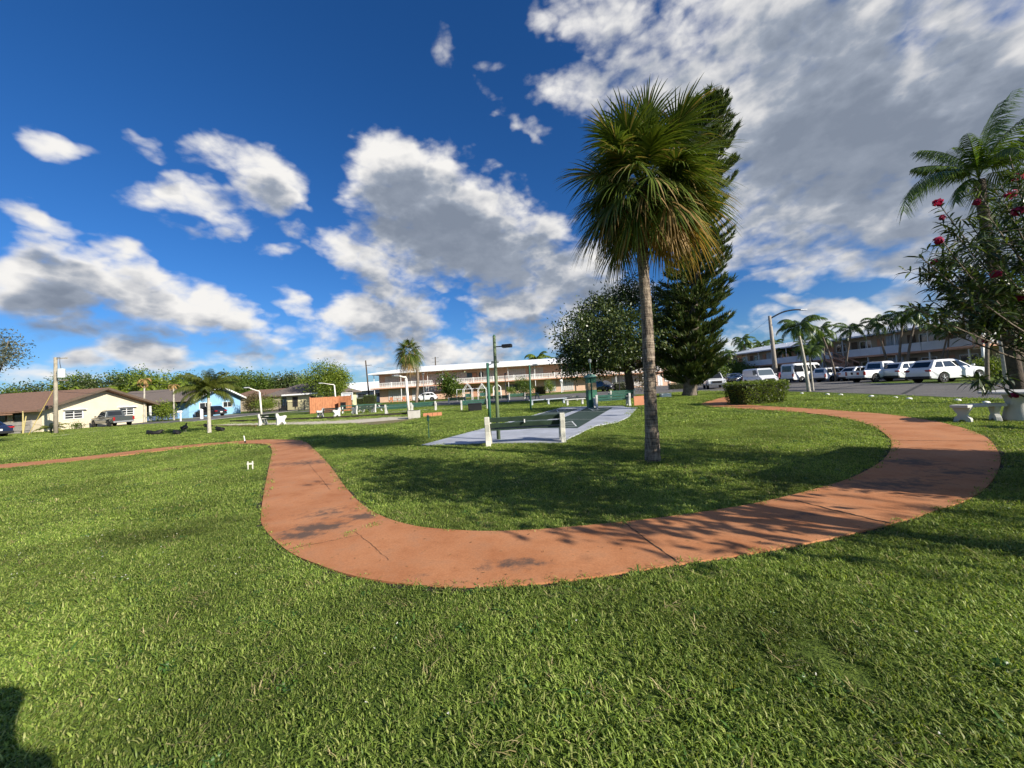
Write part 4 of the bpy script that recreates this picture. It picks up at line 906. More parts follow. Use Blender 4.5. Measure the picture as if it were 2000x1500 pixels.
for i, (px, py) in enumerate(((1566, 769), (1616, 771), (1642, 772), (1702, 775), (1748, 778), (1776, 780), (1870, 783), (1926, 788))):
    o = MB().ell((0, 0, .02), (.13, .10, .07), 8).build('marker_stone', WHITE, None, True); o.location = G(px, py); tag(o, ('whitewashed stone nearest the double trunk palm', 'second whitewashed stone right of the double trunk palm', 'third whitewashed stone right of the double trunk palm', 'whitewashed stone below the white crossover on the verge', 'whitewashed stone below the pickup on the verge', 'whitewashed stone below the large white SUV', 'whitewashed stone left of the curved stool', 'whitewashed stone behind the curved stool')[i], 'stone', 'white stones along the road edge')
# orange fence enclosure, basketball board, play frames
def board_fence(name, label, pts, h, m, loc=(0, 0, 0), bw=.16, parent=None, post=None, group=None):
    t = parent or thing(name, label, 'fence', loc, 0, group); o = V(loc)
    for a, b in zip(pts, pts[1:]):
        a, b = V((a[0], a[1], 0)) - o, V((b[0], b[1], 0)) - o; d = b - a; n_ = max(1, int(d.length / bw)); mb = MB(); rz = math.atan2(d.y, d.x)
        for i in range(n_): mb.box(a.lerp(b, (i + .5) / n_) + V((0, 0, h / 2 + rng.uniform(-.02, .02))), (d.length / n_ - .012, .022 + .008 * (i % 2), h), rz)
        for z in (.3, h - .3): mb.beam(a + V((0, 0, z)) + V((-d.y, d.x, 0)).normalized() * .04, b + V((0, 0, z)) + V((-d.y, d.x, 0)).normalized() * .04, .05, .08)
        mb.build('panel', m, t)
        for p in (a, b): MB().box(p + V((0, 0, h / 2 + .04)), (.1, .1, h + .1), rz).build('post', post or m, t)
    return t
fo = [GX(606, 43)[:2], GX(663, 46)[:2], GX(686, 46)[:2], GX(686, 52)[:2]]
board_fence('board_fence', 'orange stained vertical board fence enclosure left of centre', fo, 1.75, mat('orange_fence', (.38, .155, .07), .75, .25, 3, .3), (fo[0][0], fo[0][1], 0), .2)
p = GX(674, 45.5); t = thing('wooden_hutch', 'small orange hutch with a dark opening at the end of the board fence', 'hutch', p); mb = MB()
MB().box((0, -.1, .6), (1.1, .7, 1.2)).build('body', MATS['orange_fence'], t); MB().box((0, -.462, .62), (.62, .02, .8)).build('opening', BLACK, t)
hb = GX(679, 60); t = thing('basketball_hoop', 'white basketball backboard standing behind the orange fence', 'hoop', hb); hz = W(679, 774, 60).z
MB().tube([(0, .2, 0), (0, .2, hz)], .06, 8).build('pole', GREY, t); mb = MB()
for a, b in (((-.85, .55), (.85, .55)), ((-.85, -.55), (.85, -.55)), ((-.85, -.55), (-.85, .55)), ((.85, -.55), (.85, .55)), ((-.3, .15), (.3, .15)), ((-.3, -.3), (-.3, .15)), ((.3, -.3), (.3, .15)), ((-.3, -.3), (.3, -.3))): mb.beam((a[0], 0, hz + a[1]), (b[0], 0, hz + b[1]), .09)
mb.build('board_frame', WHITE, t); MB().box((0, .05, hz), (1.7, .03, 1.1)).build('backboard', mat('clear_board', (.5, .53, .55), .2, .05), t); MB().lathe([(.22, 0), (.24, .02)], 14, (0, -.3, hz - .35)).build('rim', ORANGE, t)
yf = 57.
def frame_at(pxs, label, arch=False):
    o = GX(pxs[0], yf); t = thing('swing_frame', label, 'swing frame', o, 0, 'white swing frames'); a, b = V((0, 0, 0)), GX(pxs[1], yf) - o; tpz = W((pxs[0] + pxs[1]) / 2, 749, yf).z; m_ = (a + b) / 2
    for dy in (0, 1.6):
        y = V((0, dy, 0))
        if arch: MB().tube([tuple(a + y), tuple(a + y + V((.02, 0, tpz * .75))), tuple(m_ + y + V((0, 0, tpz))), tuple(b + y + V((-.02, 0, tpz * .75))), tuple(b + y)], .04, 8).build('leg_frame', WHITE, t)
        else: MB().tube([tuple(a + y), tuple(a + y + V((0, 0, tpz * .62))), tuple(m_ + y + V((0, 0, tpz))), tuple(b + y + V((0, 0, tpz * .62))), tuple(b + y)], .04, 6).build('leg_frame', WHITE, t)
    MB().tube([tuple(m_ + V((0, -.1, tpz))), tuple(m_ + V((0, 1.7, tpz)))], .04, 8).build('top_bar', WHITE, t)
    MB().box(m_ + V((0, .8, .55)), (.9, .45, .06)).box(m_ + V((0, 1.03, .8)), (.9, .05, .45)).build('swing_seat', SLAT2, t)
    for s in (-1, 1): MB().tube([tuple(m_ + V((s * .3, .8, .55))), tuple(m_ + V((s * .05, .8, tpz)))], .012, 5).build('chain', GREY, t)
frame_at((905, 922), 'pitched white swing frame left of the other one'); frame_at((934, 950), 'pitched white swing frame directly behind the shorter green pole'); frame_at((964, 979), 'arched white swing frame behind the tallest green pole', True)
bo = GX(893, yf + .8); tag(MB().tube([(0, 0, W(893, 761, yf).z), tuple(GX(952, yf + .8) - bo + V((0, 0, W(893, 761, yf).z)))], .035, 6).tube([(0, 0, 0), (0, 0, W(893, 761, yf).z)], .035, 6).build('handrail', WHITE), 'long white horizontal rail between the swing frames', 'rail').location = bo
# street lamps with black shafts before the peach building
for i, (px, pb, pt_, Yq, lb) in enumerate(((1148, 770, 688, 60, 'slim black lamp post just left of the green cabinet'), (1210, 768, 690, 56, 'slim black lamp post left of the oak trunk'), (989, 782, 731, 52, 'short black lamp post right of the arched swing frame'), (829, 792, 731, 70, 'thin grey post in front of the white car'))):
    b = GX(px, Yq); z = W(px, pt_, Yq).z; t = thing('lamp_post', lb, 'lamp post', b, 0, 'thin lamp posts in front of the peach building'); q = W(px - 3, pt_, Yq) - b
    MB().tube([(0, 0, 0), tuple(q * .5), tuple(q)], [.08, .06, .05], 8).build('pole', GREY if i == 3 else BLACK, t); MB().box(q + V((.1, -.25, .05)), (.35, .7, .16)).build('lamp_head', BLACK if i < 3 else GREY, t, bevel=.03)
# utility poles and wires
ub = G(109, 847); uz = W(109, 698, ub.y).z; t = thing('utility_pole', 'weathered wooden utility pole with grey transformer can by the cream house', 'utility pole', ub)
MB().tube([(0, 0, -.1), (.02, 0, uz * .5), (.03, 0, uz)], [.15, .13, .11], 12).build('pole', WOODP, t, True)
MB().tube([(.62, -.1, uz - 1.75), (.62, -.1, uz - 1.0)], .24, 14).build('transformer', mat('transformer_grey', (.55, .60, .58), .5, .1), t, bevel=.03); MB().beam((0, 0, uz - 1.35), (.5, -.1, uz - 1.35), .08).build('bracket', GREY, t)
for k, z in enumerate((uz - .1, uz - 1.95)): MB().beam((-.1, 0, z), (1.1, -.05, z - .02), .05, .07).build('crossarm', WOODP, t)
MB().tube([(.1, 0, uz - .05), (.45, -.05, uz + .0), (.5, -.1, uz - .5), (.6, -.1, uz - 1.0)], .02, 6).build('lead', BLACK, t)
MB().tube([(0, 0, uz * .62), (-2.3, 0, 0)], .02, 5).build('guy_wire', mat('yellow_guard', (.55, .42, .10), .6, .1), t)
u2 = GX(722, 92); z2 = W(714, 704, 92).z; q = W(714, 704, 92) - u2
t2 = thing('utility_pole', 'dark slim utility pole left of the peach building', 'utility pole', u2); MB().tube([(0, 0, 0), tuple(q)], [.2, .14], 10).build('pole', BARKD, t2); MB().beam((-.3, 0, z2 - 1.2), (.9, 0, z2 - 1.2), .1).build('crossarm', BARKD, t2)
u3 = GX(853, 135); q3 = W(850, 697, 135) - u3; t3 = thing('utility_pole', 'distant utility pole with crossarm showing above the white roof', 'utility pole', u3); MB().tube([(0, 0, 0), tuple(q3)], [.25, .18], 8).build('pole', BARKD, t3)
for k in (0, 1.4): MB().beam((q3.x - 1.2, 0, q3.z - .4 - k), (q3.x + 1.2, 0, q3.z - .4 - k), .16).build('crossarm', GREY, t3)
def wire(label, a, b, sag, r_=.014):
    a, b = V(a), V(b); o = tag(MB().tube([a.lerp(b, i / 16) - V((0, 0, sag * 4 * (i / 16) * (1 - i / 16))) for i in range(17)], r_, 4).build('power_line', BLACK), label, 'power line')
wire('upper power line running from the wooden pole past the houses', ub + V((.3, 0, uz - 1.93)), W(490, 737, 60), .7); wire('power line leaving the wooden pole to the left edge', ub + V((0, 0, uz - 2.0)), W(-60, 778, 36), .2); wire('lower power line from the wooden pole over the brown roof', ub + V((.3, 0, uz - 2.9)), W(330, 763, 52), .3)
wire('power line from the dark slim pole toward the peach building roof', u2 + V((q.x, 0, z2 - 1.1)), W(800, 722, 84), .3); wire('power line from the dark slim pole down to the left', u2 + V((q.x, 0, z2 - 1.3)), W(640, 712, 100), .4)
BFASC = mat('dull_steel', (.16, .16, .17), .5, .1, metal=.4)
ru = GX(1517, 52); rtp = W(1503, 617, 52) - ru; t = thing('street_light', 'tall concrete street light with long curved arm beside the parking', 'street light', ru)
MB().tube([(0, 0, 0), tuple(rtp * .5), tuple(rtp)], [.30, .25, .19], 12).build('pole', mat('pole_concrete', (.33, .29, .24), .85, .2, 2, .3), t, True)
aq = W(1566, 605, 50) - ru; MB().tube(crom([rtp - V((0, 0, .4)), rtp.lerp(aq, .4) + V((0, 0, .15)), rtp.lerp(aq, .75) + V((0, 0, .2)), aq], 4), [.10] * 13, 8).build('arm', BFASC, t, True); MB().box(aq + V((.2, 0, -.02)), (.9, .3, .14)).build('lamp_head', GREY, t, bevel=.04)
wire('power line leading left from the tall concrete street light', ru + rtp - V((0, 0, .3)), W(1425, 668, 90), .6)
# vultures on the lawn
VULT = mat('black_feathers', (.012, .011, .011), .6, .3, 12)
def bird(label, loc, rz, pose):
    t = thing('vulture', label, 'bird', loc, rz, 'black vultures on the lawn'); r = random.Random(int(loc[0] * 100))
    up_ = .30 if pose else .13; P = [(-.36, 0, up_ - .12), (-.26, 0, up_ - .07), (-.12, 0, up_), (.02, 0, up_ + .05), (.12, 0, up_ + .09), (.17, 0, up_ + .15), (.21, 0, up_ + .23 if pose else up_ + .13), (.25, 0, up_ + .26 if pose else up_ + .13), (.32, 0, up_ + .24 if pose else up_ + .10)]
    MB().tube(crom(P, 3), list(np.interp(np.linspace(0, 8, 25), range(9), [.03, .07, .12, .125, .09, .05, .035, .04, .01])), 10).build('body', VULT, t, True)
    for s in (-1, 1):
        MB().ell((-.08, s * .10, up_ + .02), (.27, .035, .09), 10).build('wing', VULT, t, True)
        MB().tube([(.0, s * .05, up_ - .06), (.02, s * .055, 0), (.08, s * .06, .005)], [.014, .009, .007], 6).build('leg', mat('bird_leg', (.2, .18, .16), .7), t)
for px, py, rz, ps, lb in ((293, 850, 2.9, 0, 'leftmost black vulture crouching in the palm shadow'), (309, 850, .3, 0, 'vulture with wings held low second from the left'), (344, 850, 2.7, 0, 'vulture bending down to the left of the upright one'), (361, 845, 1.9, 1, 'upright black vulture left of the small palm'), (405, 836, 3.0, 0, 'vulture partly behind the small palm trunk'), (428, 843, 2.9, 0, 'vulture lying low right of the small palm trunk')):
    bird(lb, G(px, py), rz, ps)
# the photographer, whose shadow reaches the lower left corner
def person():
    t = thing('person', 'person in dark clothes holding a phone at waist height behind the viewpoint', 'person', (.20, -.135, 0)); t.scale = (1.07, 1.07, 1.07); me = bpy.data.meshes.new('body')
    J = {'pel': (0, 0, .95, .15), 'wa': (0, 0, 1.10, .14), 'ch': (0, .02, 1.32, .16), 'nk': (0, .01, 1.50, .06), 'hd': (0, .05, 1.60, .085), 'tp': (0, .04, 1.70, .085)}
    for s, n_ in ((-1, 'l'), (1, 'r')): J.update({n_ + 'hp': (s * .09, 0, .90, .095), n_ + 'kn': (s * .11, .02, .5, .062), n_ + 'an': (s * .12, -.02, .09, .042), n_ + 'to': (s * .13, .16, .04, .035), n_ + 'sh': (s * .19, .01, 1.42, .062), n_ + 'el': (.23, .0, 1.14, .05) if s > 0 else (-.24, -.02, 1.14, .05), n_ + 'wr': (.20, .20, 1.04, .036) if s > 0 else (-.25, .04, .90, .034), n_ + 'hn': (.17, .26, 1.05, .038) if s > 0 else (-.25, .07, .80, .036)})
    K = list(J); E = [('pel', 'wa'), ('wa', 'ch'), ('ch', 'nk'), ('nk', 'hd'), ('hd', 'tp')]
    for n_ in 'lr': E += [('pel', n_ + 'hp'), (n_ + 'hp', n_ + 'kn'), (n_ + 'kn', n_ + 'an'), (n_ + 'an', n_ + 'to'), ('ch', n_ + 'sh'), (n_ + 'sh', n_ + 'el'), (n_ + 'el', n_ + 'wr'), (n_ + 'wr', n_ + 'hn')]
    fi = []
    for n_, s in (('l', -1), ('r', 1)):
        for q in range(5):
            a = 'f%s%d' % (n_, q); h = J[n_ + 'hn']; d_ = 1 if s > 0 else -1; J[a] = (h[0] - s * .02, h[1] + .02, h[2] + d_ * (.05 - q * .022), .011); J[a + 'b'] = (h[0] - s * .05, h[1] + .035, h[2] + d_ * (.055 - q * .022), .009); E += [(n_ + 'hn', a), (a, a + 'b')]
    K = list(J); me.from_pydata([J[k][:3] for k in K], [(K.index(a), K.index(b)) for a, b in E], [])
    o = bpy.data.objects.new('body', me); COL.objects.link(o); o.parent = t; sk = o.modifiers.new('skin', 'SKIN')
    for i, k in enumerate(K): me.skin_vertices[0].data[i].radius = (J[k][3],) * 2
    me.skin_vertices[0].data[0].use_root = True; o.modifiers.new('sub', 'SUBSURF').levels = 2; o.modifiers['sub'].render_levels = 2; me.materials.append(mat('dark_clothes', (.05, .06, .09), .8, .2))
    MB().ell((0, .03, 1.66), (.10, .115, .10), 12).build('hair', BARKD, t, True)
    p = MB().box((.12, .305, 1.07), (.155, .009, .075)).build('x', BLACK); p.name = 'phone'; p.location = t.location; p.scale = t.scale; tag(p, 'black phone held sideways by the person behind the viewpoint', 'phone')
person()
# ---------------------------------------------------------------- vehicles
GLASS = mat('car_glass', (.012, .015, .018), .06, 0, spec=.7)
GLASSL = mat('pale_windscreen', (.10, .13, .15), .08, 0, spec=.8)
TYRE = mat('tyre', (.018, .018, .018), .85, .2, 10)
RIM = mat('rim', (.45, .46, .48), .3, .05, metal=.8)
RIMD = mat('dark_rim', (.05, .05, .055), .4, .05, metal=.5)
TRIM = mat('black_trim', (.02, .02, .022), .6, .1)
TAILL = mat('tail_lamp', (.30, .01, .012), .2, 0, spec=.6)
HEADL = mat('head_lamp', (.75, .77, .78), .1, 0, spec=.8)
PLATE = mat('plate', (.68, .70, .68), .4, .05)
PW = mat('car_white', (.72, .73, .74), .22, .02, coat=.6)
PWS = mat('car_silver', (.38, .40, .42), .25, .03, metal=.3, coat=.6)
PBK = mat('car_black', (.018, .018, .022), .2, .02, coat=.8)
PGR = mat('car_grey', (.075, .085, .085), .25, .03, metal=.3, coat=.7)
PRD = mat('car_red', (.17, .012, .014), .25, .03, coat=.7)
PBL = mat('car_blue', (.012, .022, .06), .22, .03, coat=.8)
SPEC = {  # L, W, H, belt, bottom, wheel r, front axle, rear axle, greenhouse base rear/front, roof rear/front, hood front height, bed
 'suv':    (4.85, 1.90, 1.72, 1.10, .30, .37, 1.45, -1.40, -2.28, 1.18, -1.72, .10, .95, 0),
 'cross':  (4.40, 1.80, 1.58, 1.02, .27, .34, 1.32, -1.28, -2.10, 1.20, -1.35, .15, .88, 0),
 'hatch':  (4.30, 1.82, 1.48, .92, .24, .32, 1.30, -1.25, -2.02, 1.20, -1.25, .25, .78, 0),
 'pickup': (5.80, 2.00, 1.92, 1.16, .42, .40, 1.85, -1.78, -.82, 1.32, -.62, .55, 1.08, 1),
 'van':    (5.90, 2.05, 2.45, 1.22, .32, .36, 1.95, -1.65, -2.86, 2.35, -2.80, 1.55, 1.02, 0),
 'wagon':  (4.50, 1.85, 1.66, 1.00, .28, .33, 1.38, -1.36, -2.14, 1.25, -2.02, .55, .88, 0),
 'fullvan':(5.40, 2.00, 2.05, 1.18, .34, .36, 1.75, -1.55, -2.62, 2.05, -2.55, 1.45, 1.00, 0),
 'sedan':  (4.75, 1.84, 1.44, .93, .23, .33, 1.42, -1.38, -1.85, 1.15, -1.05, .25, .74, 0),
}
def car(kind, label, cat, loc, rz, paint, rim=None, glass=None, group='vehicles parked around the park', badge=None):
    Ln, Wd, H, B, bt, wr, xf, xr, g0, g1, t0, t1, hf, bed = SPEC[kind]; h2 = Ln / 2; t = thing({'pickup': 'pickup_truck', 'van': 'passenger_van', 'fullvan': 'van', 'suv': 'suv', 'cross': 'crossover_car', 'hatch': 'hatchback_car', 'wagon': 'boxy_car', 'sedan': 'sedan_car'}[kind], label, cat, loc, rz, group)
    def arch(x): return [(x + wr * 1.2 * math.cos(a), max(bt, wr + wr * 1.2 * math.sin(a))) for a in [PI - R(8) - (PI - R(16)) * k / 8 for k in range(9)]]
    lo = [(-h2 + .06, bt + .06)] + [(xr - wr * 1.25, bt)] + arch(xr) + [(xr + wr * 1.25, bt), (xf - wr * 1.25, bt)] + arch(xf) + [(xf + wr * 1.25, bt), (h2 - .12, bt + .04)]
    if kind == 'van' or kind == 'fullvan': tp_ = [(h2, bt + .3), (h2 - .05, hf - .12), (h2 - .3, hf), (g1 + .02, B), (g0, B), (-h2, B - .1), (-h2, bt + .25)]
    elif bed: tp_ = [(h2, bt + .25), (h2 - .02, hf - .14), (h2 - .16, hf), (g1, B), (g0, B), (-h2 + .02, B), (-h2, B - .05), (-h2, bt + .2)]
    elif kind == 'sedan': tp_ = [(h2, bt + .25), (h2 - .06, hf - .08), (h2 - .3, hf + .03), (g1, B), (g0, B + .02), (-h2 + .1, B), (-h2, B - .15), (-h2, bt + .25)]
    else: tp_ = [(h2, bt + .25), (h2 - .05, hf - .12), (h2 - .25, hf), (g1, B), (g0, B), (-h2 + .05, B - .05), (-h2, B - .28), (-h2, bt + .2)]
    mb = MB().prism(lo + tp_, 'y', -Wd / 2, Wd / 2)
    mb.v = [(x, y * (1 - .06 * max(0, (z - .75)) / .4 - .05 * max(0, .55 - z) / .3) * (1 - .10 * max(0, (abs(x) - h2 + .7)) / .7), z) for x, y, z in mb.v]
    mb.build('body', paint, t, bevel=.045, seg=3)
    MB().box((0, 0, bt + .12), (Ln - .5, Wd * .86, .22)).build('underbody', TRIM, t)
    wb, wt = Wd * .90, Wd * (.70 if kind not in ('van', 'fullvan') else .80); zb, zt = B - .03, H
    def C(u, v, s):          # point on the greenhouse: u along, v up, s side
        x0 = g0 + (t0 - g0) * v; x1 = g1 + (t1 - g1) * v; z = zb + (zt - zb) * v; y = s * (wb + (wt - wb) * v) / 2; return V((x0 + (x1 - x0) * u, y, z + .0))
    gh = MB(); K = [0, .25, .5, .75, 1]; vs = []; 
    for v_, q in ((0, 1), (.82, 1), (1, .93)):
        for u in K:
            for s in (-1, 1):
                p = C(u, v_, s); p.x = (p.x - (t0 + t1) / 2) * (q if v_ == 1 else 1) + (t0 + t1) / 2; p.y *= q; p.z += (.03 if v_ == 1 and 0 < u < 1 else 0) - (.0 if v_ < 1 else .0); vs.append(p)
    n_ = len(K) * 2; fs = []
    for j in range(2):
        for i in range(len(K) - 1):
            a = j * n_ + 2 * i; fs += [(a, a + 2, a + 2 + n_, a + n_), (a + 3, a + 1, a + 1 + n_, a + 3 + n_)]
        a = j * n_; fs.append((a + 1, a, a + n_, a + n_ + 1)); a = j * n_ + n_ - 2; fs.append((a, a + 1, a + n_ + 1, a + n_))
    for i in range(len(K) - 1): a = 2 * n_ + 2 * i; fs.append((a, a + 2, a + 3, a + 1))
    gh.add(vs, fs).build('cabin', paint, t, bevel=.05, seg=3)
    gl = glass or GLASS
    def pane(name, c, m=gl):
        n = (c[1] - c[0]).cross(c[3] - c[0]).normalized(); ctr = sum(c, V()) / 4
        if n.dot(ctr - V(((t0 + t1) / 2, 0, B))) < 0: n = -n
        o = [p + n * .008 for p in c]; i = [p - n * .02 for p in c]; MB().add(o + i, [(0, 1, 2, 3), (7, 6, 5, 4), (0, 4, 5, 1), (1, 5, 6, 2), (2, 6, 7, 3), (3, 7, 4, 0)]).build(name, m, t)
    sp = {'pickup': ((.07, .44), (.49, .93)), 'van': ((.03, .34), (.36, .56), (.58, .75), (.79, .965)), 'fullvan': ((.70, .95),), 'hatch': ((.16, .5), (.53, .93)), 'sedan': ((.14, .5), (.53, .93))}.get(kind, ((.07, .30), (.33, .62), (.65, .95)))
    for s in (-1, 1):
        for a, b in sp: pane('side_window', [C(a, .14, s), C(b, .14, s), C(b - (.03 if b > .9 else 0), .80, s), C(a + (.03 if a < .2 else 0), .80, s)])
    pane('windscreen', [C(1, .08, -.88), C(1, .08, .88), C(1, .80, .9), C(1, .80, -.9)], gl)
    pane('rear_window', [C(0, .2, -.72), C(0, .2, .72), C(0, .80, .76), C(0, .80, -.76)])
    if bed: MB().box(((g0 - h2) / 2 - .02, 0, B + .004), (h2 + g0 - .22, Wd * .80, .02)).build('bed_shade_sheet', TRIM, t); MB().box((-h2 - .004, 0, B - .27), (.03, Wd * .72, .42)).build('tailgate', paint, t, bevel=.01)  # bed top is a dark sheet standing for the shaded open hollow
    rm = rim or RIM
    for x in (xf, xr):
        for s in (-1, 1):
            y = s * (Wd / 2 - .13); w_ = MB().prism([(x + wr * math.cos(2 * PI * k / 24), wr + wr * math.sin(2 * PI * k / 24)) for k in range(24)], 'y', y - .11, y + .11).build('tyre', TYRE, t, bevel=.025)
            w_.name = 'wheel'; rmb = MB().prism([(x + wr * .66 * math.cos(2 * PI * k / 20), wr + wr * .66 * math.sin(2 * PI * k / 20)) for k in range(20)], 'y', y + s * .09, y + s * .105, 1)
            for k in range(5):
                a = 2 * PI * k / 5 + .3; rmb.beam((x, y + s * .115, wr), (x + wr * .62 * math.cos(a), y + s * .115, wr + wr * .62 * math.sin(a)), .09, .03, 0)
            rmb.tube([(x, y + s * .10, wr), (x, y + s * .13, wr)], .07, 10, 0); rmb.build('rim', [rm, RIMD], w_)
    for s in (-1, 1):
        MB().box((h2 - .16, s * Wd * .36, hf - .16), (.22, Wd * .2, .13), -s * .35).build('headlight', HEADL, t, bevel=.02)
        if bed or kind in ('van', 'fullvan', 'wagon'): MB().box((-h2 + .02, s * Wd * .425, B - .24), (.1, .17, .38)).build('taillight', TAILL, t, bevel=.015)
        else: MB().box((-h2 + .05, s * Wd * .37, B - .16), (.14, Wd * .2, .14), s * .25).build('taillight', TAILL, t, bevel=.015)
        MB().box((g1 - .25, s * (Wd / 2 + .06), B + .1), (.12, .18, .14)).build('mirror', TRIM if kind in ('pickup', 'van') else paint, t, bevel=.03)
        for u in ((.33, .62) if not bed else (.48,)): MB().box((g0 + (g1 - g0) * u + .12, s * (Wd * .476), B - .12), (.16, .03, .03)).build('door_handle', TRIM, t)
    MB().box((h2 - .0, 0, hf - .28), (.07, Wd * .5, .24)).build('grille', TRIM, t, bevel=.015)
    MB().box((h2 - .03, 0, bt + .12), (.16, Wd * .86, .2)).build('front_bumper', GREY if bed else TRIM, t, bevel=.03); MB().box((-h2 + .03, 0, bt + .14), (.16, Wd * .9, .2)).build('rear_bumper', GREY if bed else TRIM, t, bevel=.03)
    MB().box((-h2 - .02, 0, bt + (.14 if bed else .36)), (.03, .32, .15)).build('number_plate', PLATE, t)
    if badge: MB().box((-h2 - .022, -.28, B - .26), (.01, .24, .24)).build('badge', TAILL, t); MB().box((-h2 - .022, .28, B - .24), (.01, .2, .22)).build('emblem', TRIM, t)
    return t
def face(loc, tgt): return math.atan2(tgt[1] - loc[1], tgt[0] - loc[0])
car('pickup', 'dark grey pickup truck parked in front of the cream house', 'pickup truck', GX(219, 40.2), R(156), PGR, RIMD).scale = (.86, .88, .88)
car('hatch', 'black crossover with sloping tail parked at the blue house', 'car', GX(411, 55.5), R(163), PBK, RIMD)
car('sedan', 'dark blue car cut off by the left edge of the photo', 'car', GX(-46, 32.0) , R(172), PBL)
car('cross', 'white car parked by the stairs of the peach building', 'car', GX(831, 71), R(186), PW)
car('suv', 'black SUV with bright headlights parked beside the green cabinet', 'car', GX(1182, 64), R(-62), PBK)
car('pickup', 'white pickup facing the viewer between conifer and hedge', 'pickup truck', GX(1395, 46), R(-111), PW)
car('fullvan', 'white cargo van seen over the clipped hedge', 'van', GX(1484, 47), R(-100), PW, None, GLASSL)
car('suv', 'silver SUV far behind the white cargo van', 'car', GX(1442, 72), R(0), PWS); car('sedan', 'silver sedan half hidden behind the white cargo van', 'car', GX(1455, 66), R(10), PWS)
car('sedan', 'dark red car between the street light and the passenger van', 'car', GX(1527, 56), R(20), PRD)
car('van', 'long white passenger van with dark side windows', 'van', GX(1572, 51), R(14), PW)
car('wagon', 'boxy white minivan between passenger van and crossover', 'car', GX(1631, 46), R(10), PW)
car('cross', 'white crossover with black lower trim left of the white pickup', 'car', GX(1683, 44), R(10), PW)
car('pickup', 'white pickup with emblems on its tailgate in the parking row', 'pickup truck', GX(1722, 37.5), R(8), PW, None, None, badge=True)
car('suv', 'white SUV half hidden between the pickup and the large SUV', 'car', GX(1782, 36.2), R(6), PW)
car('suv', 'large white SUV nearest on the right side of the road', 'car', GX(1850, 29.6), R(4), PW)
# ---------------------------------------------------------------- buildings
PEACH = mat('peach_stucco', (.60, .40, .29), .85, .10, .8, .2, bscale=30)
PEACHD = mat('terracotta_paint', (.52, .28, .18), .8, .12, 1, .2)
SHUT = mat('white_shutter', (.56, .53, .50), .6, .08, 3)
WROOF = mat('white_roof', (.80, .81, .82), .6, .05, 1, .2)
WBAL = mat('white_balustrade', (.74, .73, .71), .6, .06, 3)
GLASSB = mat('window_glass', (.03, .035, .04), .08, 0, spec=.7)
CREAM = mat('cream_stucco', (.66, .58, .42), .85, .07, .8, .25, bscale=40)
BLUEW = mat('light_blue_stucco', (.26, .48, .70), .85, .07, .8, .25, bscale=40)
BLUED = mat('slate_blue_paint', (.12, .17, .30), .8, .1, .8)  # darkened copy of the light blue stucco, side wall shade put into colour
YELL = mat('pale_yellow_stucco', (.66, .60, .36), .85, .07, .8)
BROOF = mat('brown_shingle', (.20, .115, .075), .9, .25, 5, .5, bscale=30)
GROOF = mat('grey_brown_shingle', (.155, .125, .105), .9, .25, 5, .5, bscale=30)
BFAS = mat('brown_fascia', (.12, .085, .06), .8, .15)
FENC = mat('grey_fence', (.30, .28, .25), .85, .25, 3, .3)
STUC2 = mat('beige_and_shade_stucco', (.40, .33, .25), .85, .12, .8)  # beige wall colour; on the cream and yellow houses it holds their shade
def window(t, c, w_, h, ny=-1, rows=2, cols=2, frame=WHITE, glass=GLASSB, ax='x', awn=False):
    # a window on a wall: frame as part, panes as sub-part; ax = axis along the wall, ny = way the wall faces
    def B(mb, u, z, du, dz, d0, th):
        if ax == 'x': mb.box((c[0] + u, c[1] + ny * d0, c[2] + z), (du, th, dz))
        else: mb.box((c[0] + ny * d0, c[1] + u, c[2] + z), (th, du, dz))
    fr = MB(); f = .07
    for s in (-1, 1): B(fr, s * (w_ / 2 - f / 2), 0, f, h, .03, .07); B(fr, 0, s * (h / 2 - f / 2), w_ - 2 * f, f, .03, .07)
    for i in range(1, cols): B(fr, -w_ / 2 + w_ * i / cols, 0, .05, h - 2 * f, .028, .06)
    for i in range(1, rows): B(fr, 0, -h / 2 + h * i / rows, w_ - 2 * f - .002, .045, .026, .055)
    fo_ = fr.build('window', frame, t); g = MB(); B(g, 0, 0, w_ - 2 * f, h - 2 * f, .012, .02); g.build('pane', glass, fo_)
    if awn: a = MB(); B(a, 0, h / 2 + .14, w_ + .3, .10, .16, .34); a.build('awning', frame, t)
# --- peach two-storey motel across the background
FY = 84.; x0 = W(742, 780, FY).x; x1 = W(1316, 750, FY).x; mo = V((x0, FY, 0)); Lx = x1 - x0
mt = thing('peach_motel', 'long peach two storey apartment block with white roof and breeze block balcony', 'building', mo)
D_ = 10.; MB().box((Lx / 2, D_ / 2, 3.0), (Lx, D_, 6.0)).build('wall', PEACH, mt)
ov = 3.1; MB().add([(-1.2, -ov, 6.02), (Lx + 1.0, -ov, 6.02), (Lx + 1.0, D_ + 1, 6.02), (-1.2, D_ + 1, 6.02), (-1.2, -ov, 6.25), (Lx + 1, -ov, 6.25), (Lx + 1, D_ + 1, 6.25), (-1.2, D_ + 1, 6.25), (7, D_ / 2, 7.75), (Lx - 6, D_ / 2, 7.75)], [(3, 2, 1, 0), (0, 1, 5, 4), (1, 2, 6, 5), (2, 3, 7, 6), (3, 0, 4, 7), (4, 5, 9, 8), (5, 6, 9), (6, 7, 8, 9), (7, 4, 8)]).build('roof', WROOF, mt)
MB().box((Lx / 2 - .6, -1.1, 3.0), (Lx + 1.2, 2.198, .22)).build('balcony_slab', PEACHD, mt)
